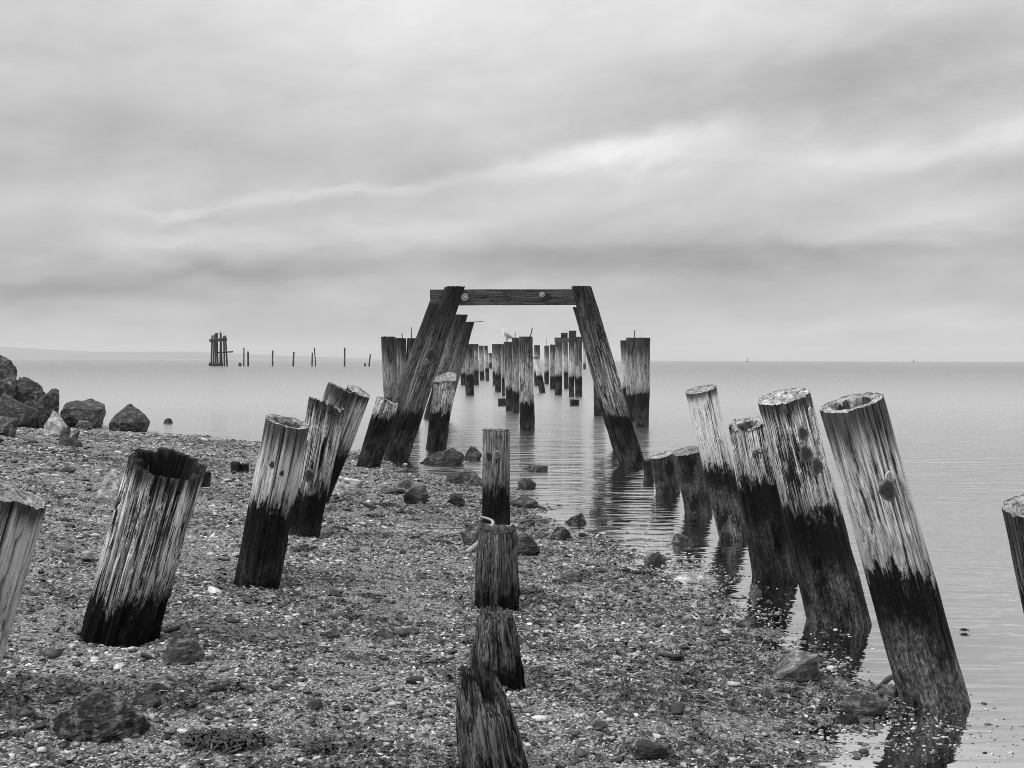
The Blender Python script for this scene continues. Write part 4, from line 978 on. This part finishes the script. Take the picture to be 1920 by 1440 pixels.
# gravel: real little stones, denser near by
def scatter(n, y0, y1, seed):
    r_ = np.random.default_rng(seed)
    y = y0 * (y1 / y0) ** r_.uniform(0, 1, n * 2); x = r_.uniform(-1, 1, n * 2) * (0.56 * y + 0.6)
    s = shore_dist(x, y)
    k = (s > -0.55 * r_.uniform(0, 1, n * 2) ** 2) & (x < 3)
    x, y = x[k][:n], y[k][:n]
    return x, y, ground(x, y), r_
def swarm(name, n, y0, y1, seed, size, protos, pf, zscale, tones, mat, label, cat, mask=None):
    x, y, z, r_ = scatter(n, y0, y1, seed)
    if mask is not None:
        kk = mask(x, y, r_); x, y, z = x[kk], y[kk], z[kk]
    n = len(x)
    sz = size(y, r_, n); a = r_.uniform(0, 2 * PI, n)
    pid = r_.integers(0, len(protos), n)
    P = np.stack(protos)[pid]                                    # n,k,3
    P = P * (sz[:, None, None]) * np.stack([r_.uniform(0.8, 1.5, n), r_.uniform(0.7, 1.1, n), zscale * r_.uniform(0.7, 1.3, n)], 1)[:, None, :]
    tl = r_.normal(0, 0.25, n)[:, None]
    P[:, :, 2] += P[:, :, 0] * tl
    ca, sa = np.cos(a)[:, None], np.sin(a)[:, None]
    X = P[:, :, 0] * ca - P[:, :, 1] * sa + x[:, None]; Y = P[:, :, 0] * sa + P[:, :, 1] * ca + y[:, None]; Z = P[:, :, 2] + (z + sz * zscale * 0.25)[:, None]
    V = np.stack([X, Y, Z], -1).reshape(-1, 3); kv = P.shape[1]
    Fc = (pf[None] + (np.arange(n) * kv)[:, None, None]).reshape(-1, pf.shape[1])
    tn = tones(r_, n, x, y)
    me = mesh_np(name, V, Fc, mat, attrs={'tone_v': np.repeat(tn, kv)})
    o = link(name, me); return tag(o, label, cat, kind='stuff')
pro = []
for k in range(8):
    r_ = np.random.default_rng(50 + k); pro.append(ICO[1][0] * (1 + r_.normal(0, 0.26, (12, 1))))
def near_pile(x, y):
    o_ = np.zeros(len(x))
    for (sx_, sy_, sr_) in SCOUR: o_ = np.maximum(o_, 0.5 * np.exp(-((np.hypot(x - sx_, y - sy_) - sr_) / 0.10) ** 2))
    return o_
def wetness(x, y):
    return np.clip(1.0 - shore_dist(x, y) / 1.6, 0, 1)
def tone_peb(r_, n, x, y):
    u = r_.uniform(0, 1, n); pt = fbm(x * 1.1, y * 1.1, 0.0, 81, 3) * 0.25
    u = np.clip(u + pt - 0.22 * wetness(x, y) + 0.07, 0, 1)
    return np.where(u < 0.36, r_.uniform(0.015, 0.05, n), np.where(u < 0.72, r_.uniform(0.18, 0.42, n), np.where(u < 0.995, r_.uniform(0.36, 0.54, n), r_.uniform(0.45, 0.7, n))))
swarm('gravel', 120000, 2.6, 22, 5, lambda y, r_, n: (0.0022 + 0.00046 * y) * np.exp(r_.normal(0, 0.55, n)), pro, ICO[1][1], 0.45, tone_peb, PEB, 'loose grey and white gravel strewn over the beach', 'gravel', mask=lambda x, y, r_: fbm(x * 1.3, y * 2.6, 0.0, 95, 4) * 1.2 + r_.normal(0, 0.25, len(x)) < 0.22)
pro2 = [rock_shape(2, 700 + k, 10, 0.6, 0.3)[0] for k in range(6)]
swarm('shingle', 9500, 2.8, 18, 15, lambda y, r_, n: (0.0048 + 0.0009 * y) * np.exp(r_.normal(0, 0.45, n)), pro2, ICO[2][1], 0.40, lambda r_, n, x, y: np.where(r_.uniform(0, 1, n) < 0.78, r_.uniform(0.006, 0.035, n), r_.uniform(0.08, 0.25, n)), PEB,
      'darker flattened cobbles bedded in the beach gravel', 'shingle')
# pebbles awash: they just break the surface of the shallows
def awash():
    r_ = np.random.default_rng(21); n = 30000
    y = r_.uniform(3.5, 9.5, n); x = r_.uniform(0.6, 2.6, n); sdist = shore_dist(x, y)
    z = ground(x, y)
    k = (z < 0.0) & (sdist > -0.75 * r_.uniform(0, 1, n) ** 1.5) & (vnoise(x * 3, y * 3, 0.0, 7) + r_.normal(0, 0.4, n) > -0.1)
    x, y = x[k], y[k]; n = len(x); sz = (0.0022 + 0.00045 * y) * np.exp(r_.normal(0, 0.45, n))
    P = np.stack(pro)[r_.integers(0, 8, n)] * sz[:, None, None] * np.stack([r_.uniform(0.9, 1.7, n), r_.uniform(0.7, 1.1, n), 0.5 + 0 * sz], 1)[:, None, :]
    V = P + np.stack([x, y, sz * r_.uniform(-0.15, 0.25, n)], 1)[:, None, :]
    Fc = (ICO[1][1][None] + (np.arange(n) * 12)[:, None, None]).reshape(-1, 3)
    o = link('wet_pebbles', mesh_np('wet_pebbles', V.reshape(-1, 3), Fc, PEB, attrs={'tone_v': np.repeat(np.where(r_.uniform(0, 1, n) < 0.55, r_.uniform(0.2, 0.5, n), r_.uniform(0.02, 0.15, n)), 12)}))
    tag(o, 'pale pebbles just breaking the surface of the shallows', 'pebbles', kind='stuff')
awash()
# stranded weed and shell flakes
flake = np.array([(-1, -0.2, 0), (-1, 0.2, 0.05), (-0.3, -0.32, 0.28), (-0.3, 0.3, 0.3), (0.4, -0.25, 0.3), (0.4, 0.3, 0.22), (1.1, -0.08, 0.0), (1.1, 0.1, 0.02)], float)
ff = np.array([(0, 1, 3, 2), (2, 3, 5, 4), (4, 5, 7, 6)])
fl = []
for k in range(8):
    r_ = np.random.default_rng(150 + k); fl.append(flake + r_.normal(0, 0.12, flake.shape))
swarm('seaweed_litter', 75000, 2.6, 20, 9, lambda y, r_, n: (0.009 + 0.0012 * y) * np.exp(np.clip(r_.normal(-0.1, 0.4, n), -1.2, 0.55)), fl, ff, 0.9, lambda r_, n, x, y: np.where(r_.uniform(0, 1, n) < 0.8, r_.uniform(0.006, 0.03, n), r_.uniform(0.08, 0.3, n)), PEB,
      'black scraps of seaweed scattered over the beach', 'seaweed', mask=lambda x, y, r_: fbm(x * 1.6, y * 4.5, 0.0, 91, 4) * 1.3 + 0.35 * wetness(x, y) + r_.normal(0, 0.13, len(x)) + near_pile(x, y) - 0.12 * np.clip(shore_dist(x, y) - 3.0, 0, 2.5) > 0.08)

# ------------------------------------------------------------------ sea air
hm = bpy.data.materials.new('sea_haze'); hm.use_nodes = True; hm.node_tree.nodes.clear(); t = NT(hm.node_tree)
pv = t.n('ShaderNodeVolumePrincipled', ins={'Color': (0.95, 0.95, 0.95, 1), 'Density': 0.0002, 'Anisotropy': 0.0})
ho = t.n('ShaderNodeOutputMaterial'); t.nt.links.new(pv.outputs[0], ho.inputs['Volume'])
hx0, hx1, hy0, hy1, hz0, hz1 = -9400, 9400, -400, 9400, -6.0, 118.0
hv_ = [(x, y, z) for z in (hz0, hz1) for y in (hy0, hy1) for x in (hx0, hx1)]
hz = link('haze', mesh_np('haze', hv_, [(0, 2, 3, 1), (4, 5, 7, 6), (0, 1, 5, 4), (2, 6, 7, 3), (0, 4, 6, 2), (1, 3, 7, 5)], hm, smooth=False))
tag(hz, 'thin pale sea haze over the whole bay', 'haze', kind='stuff')
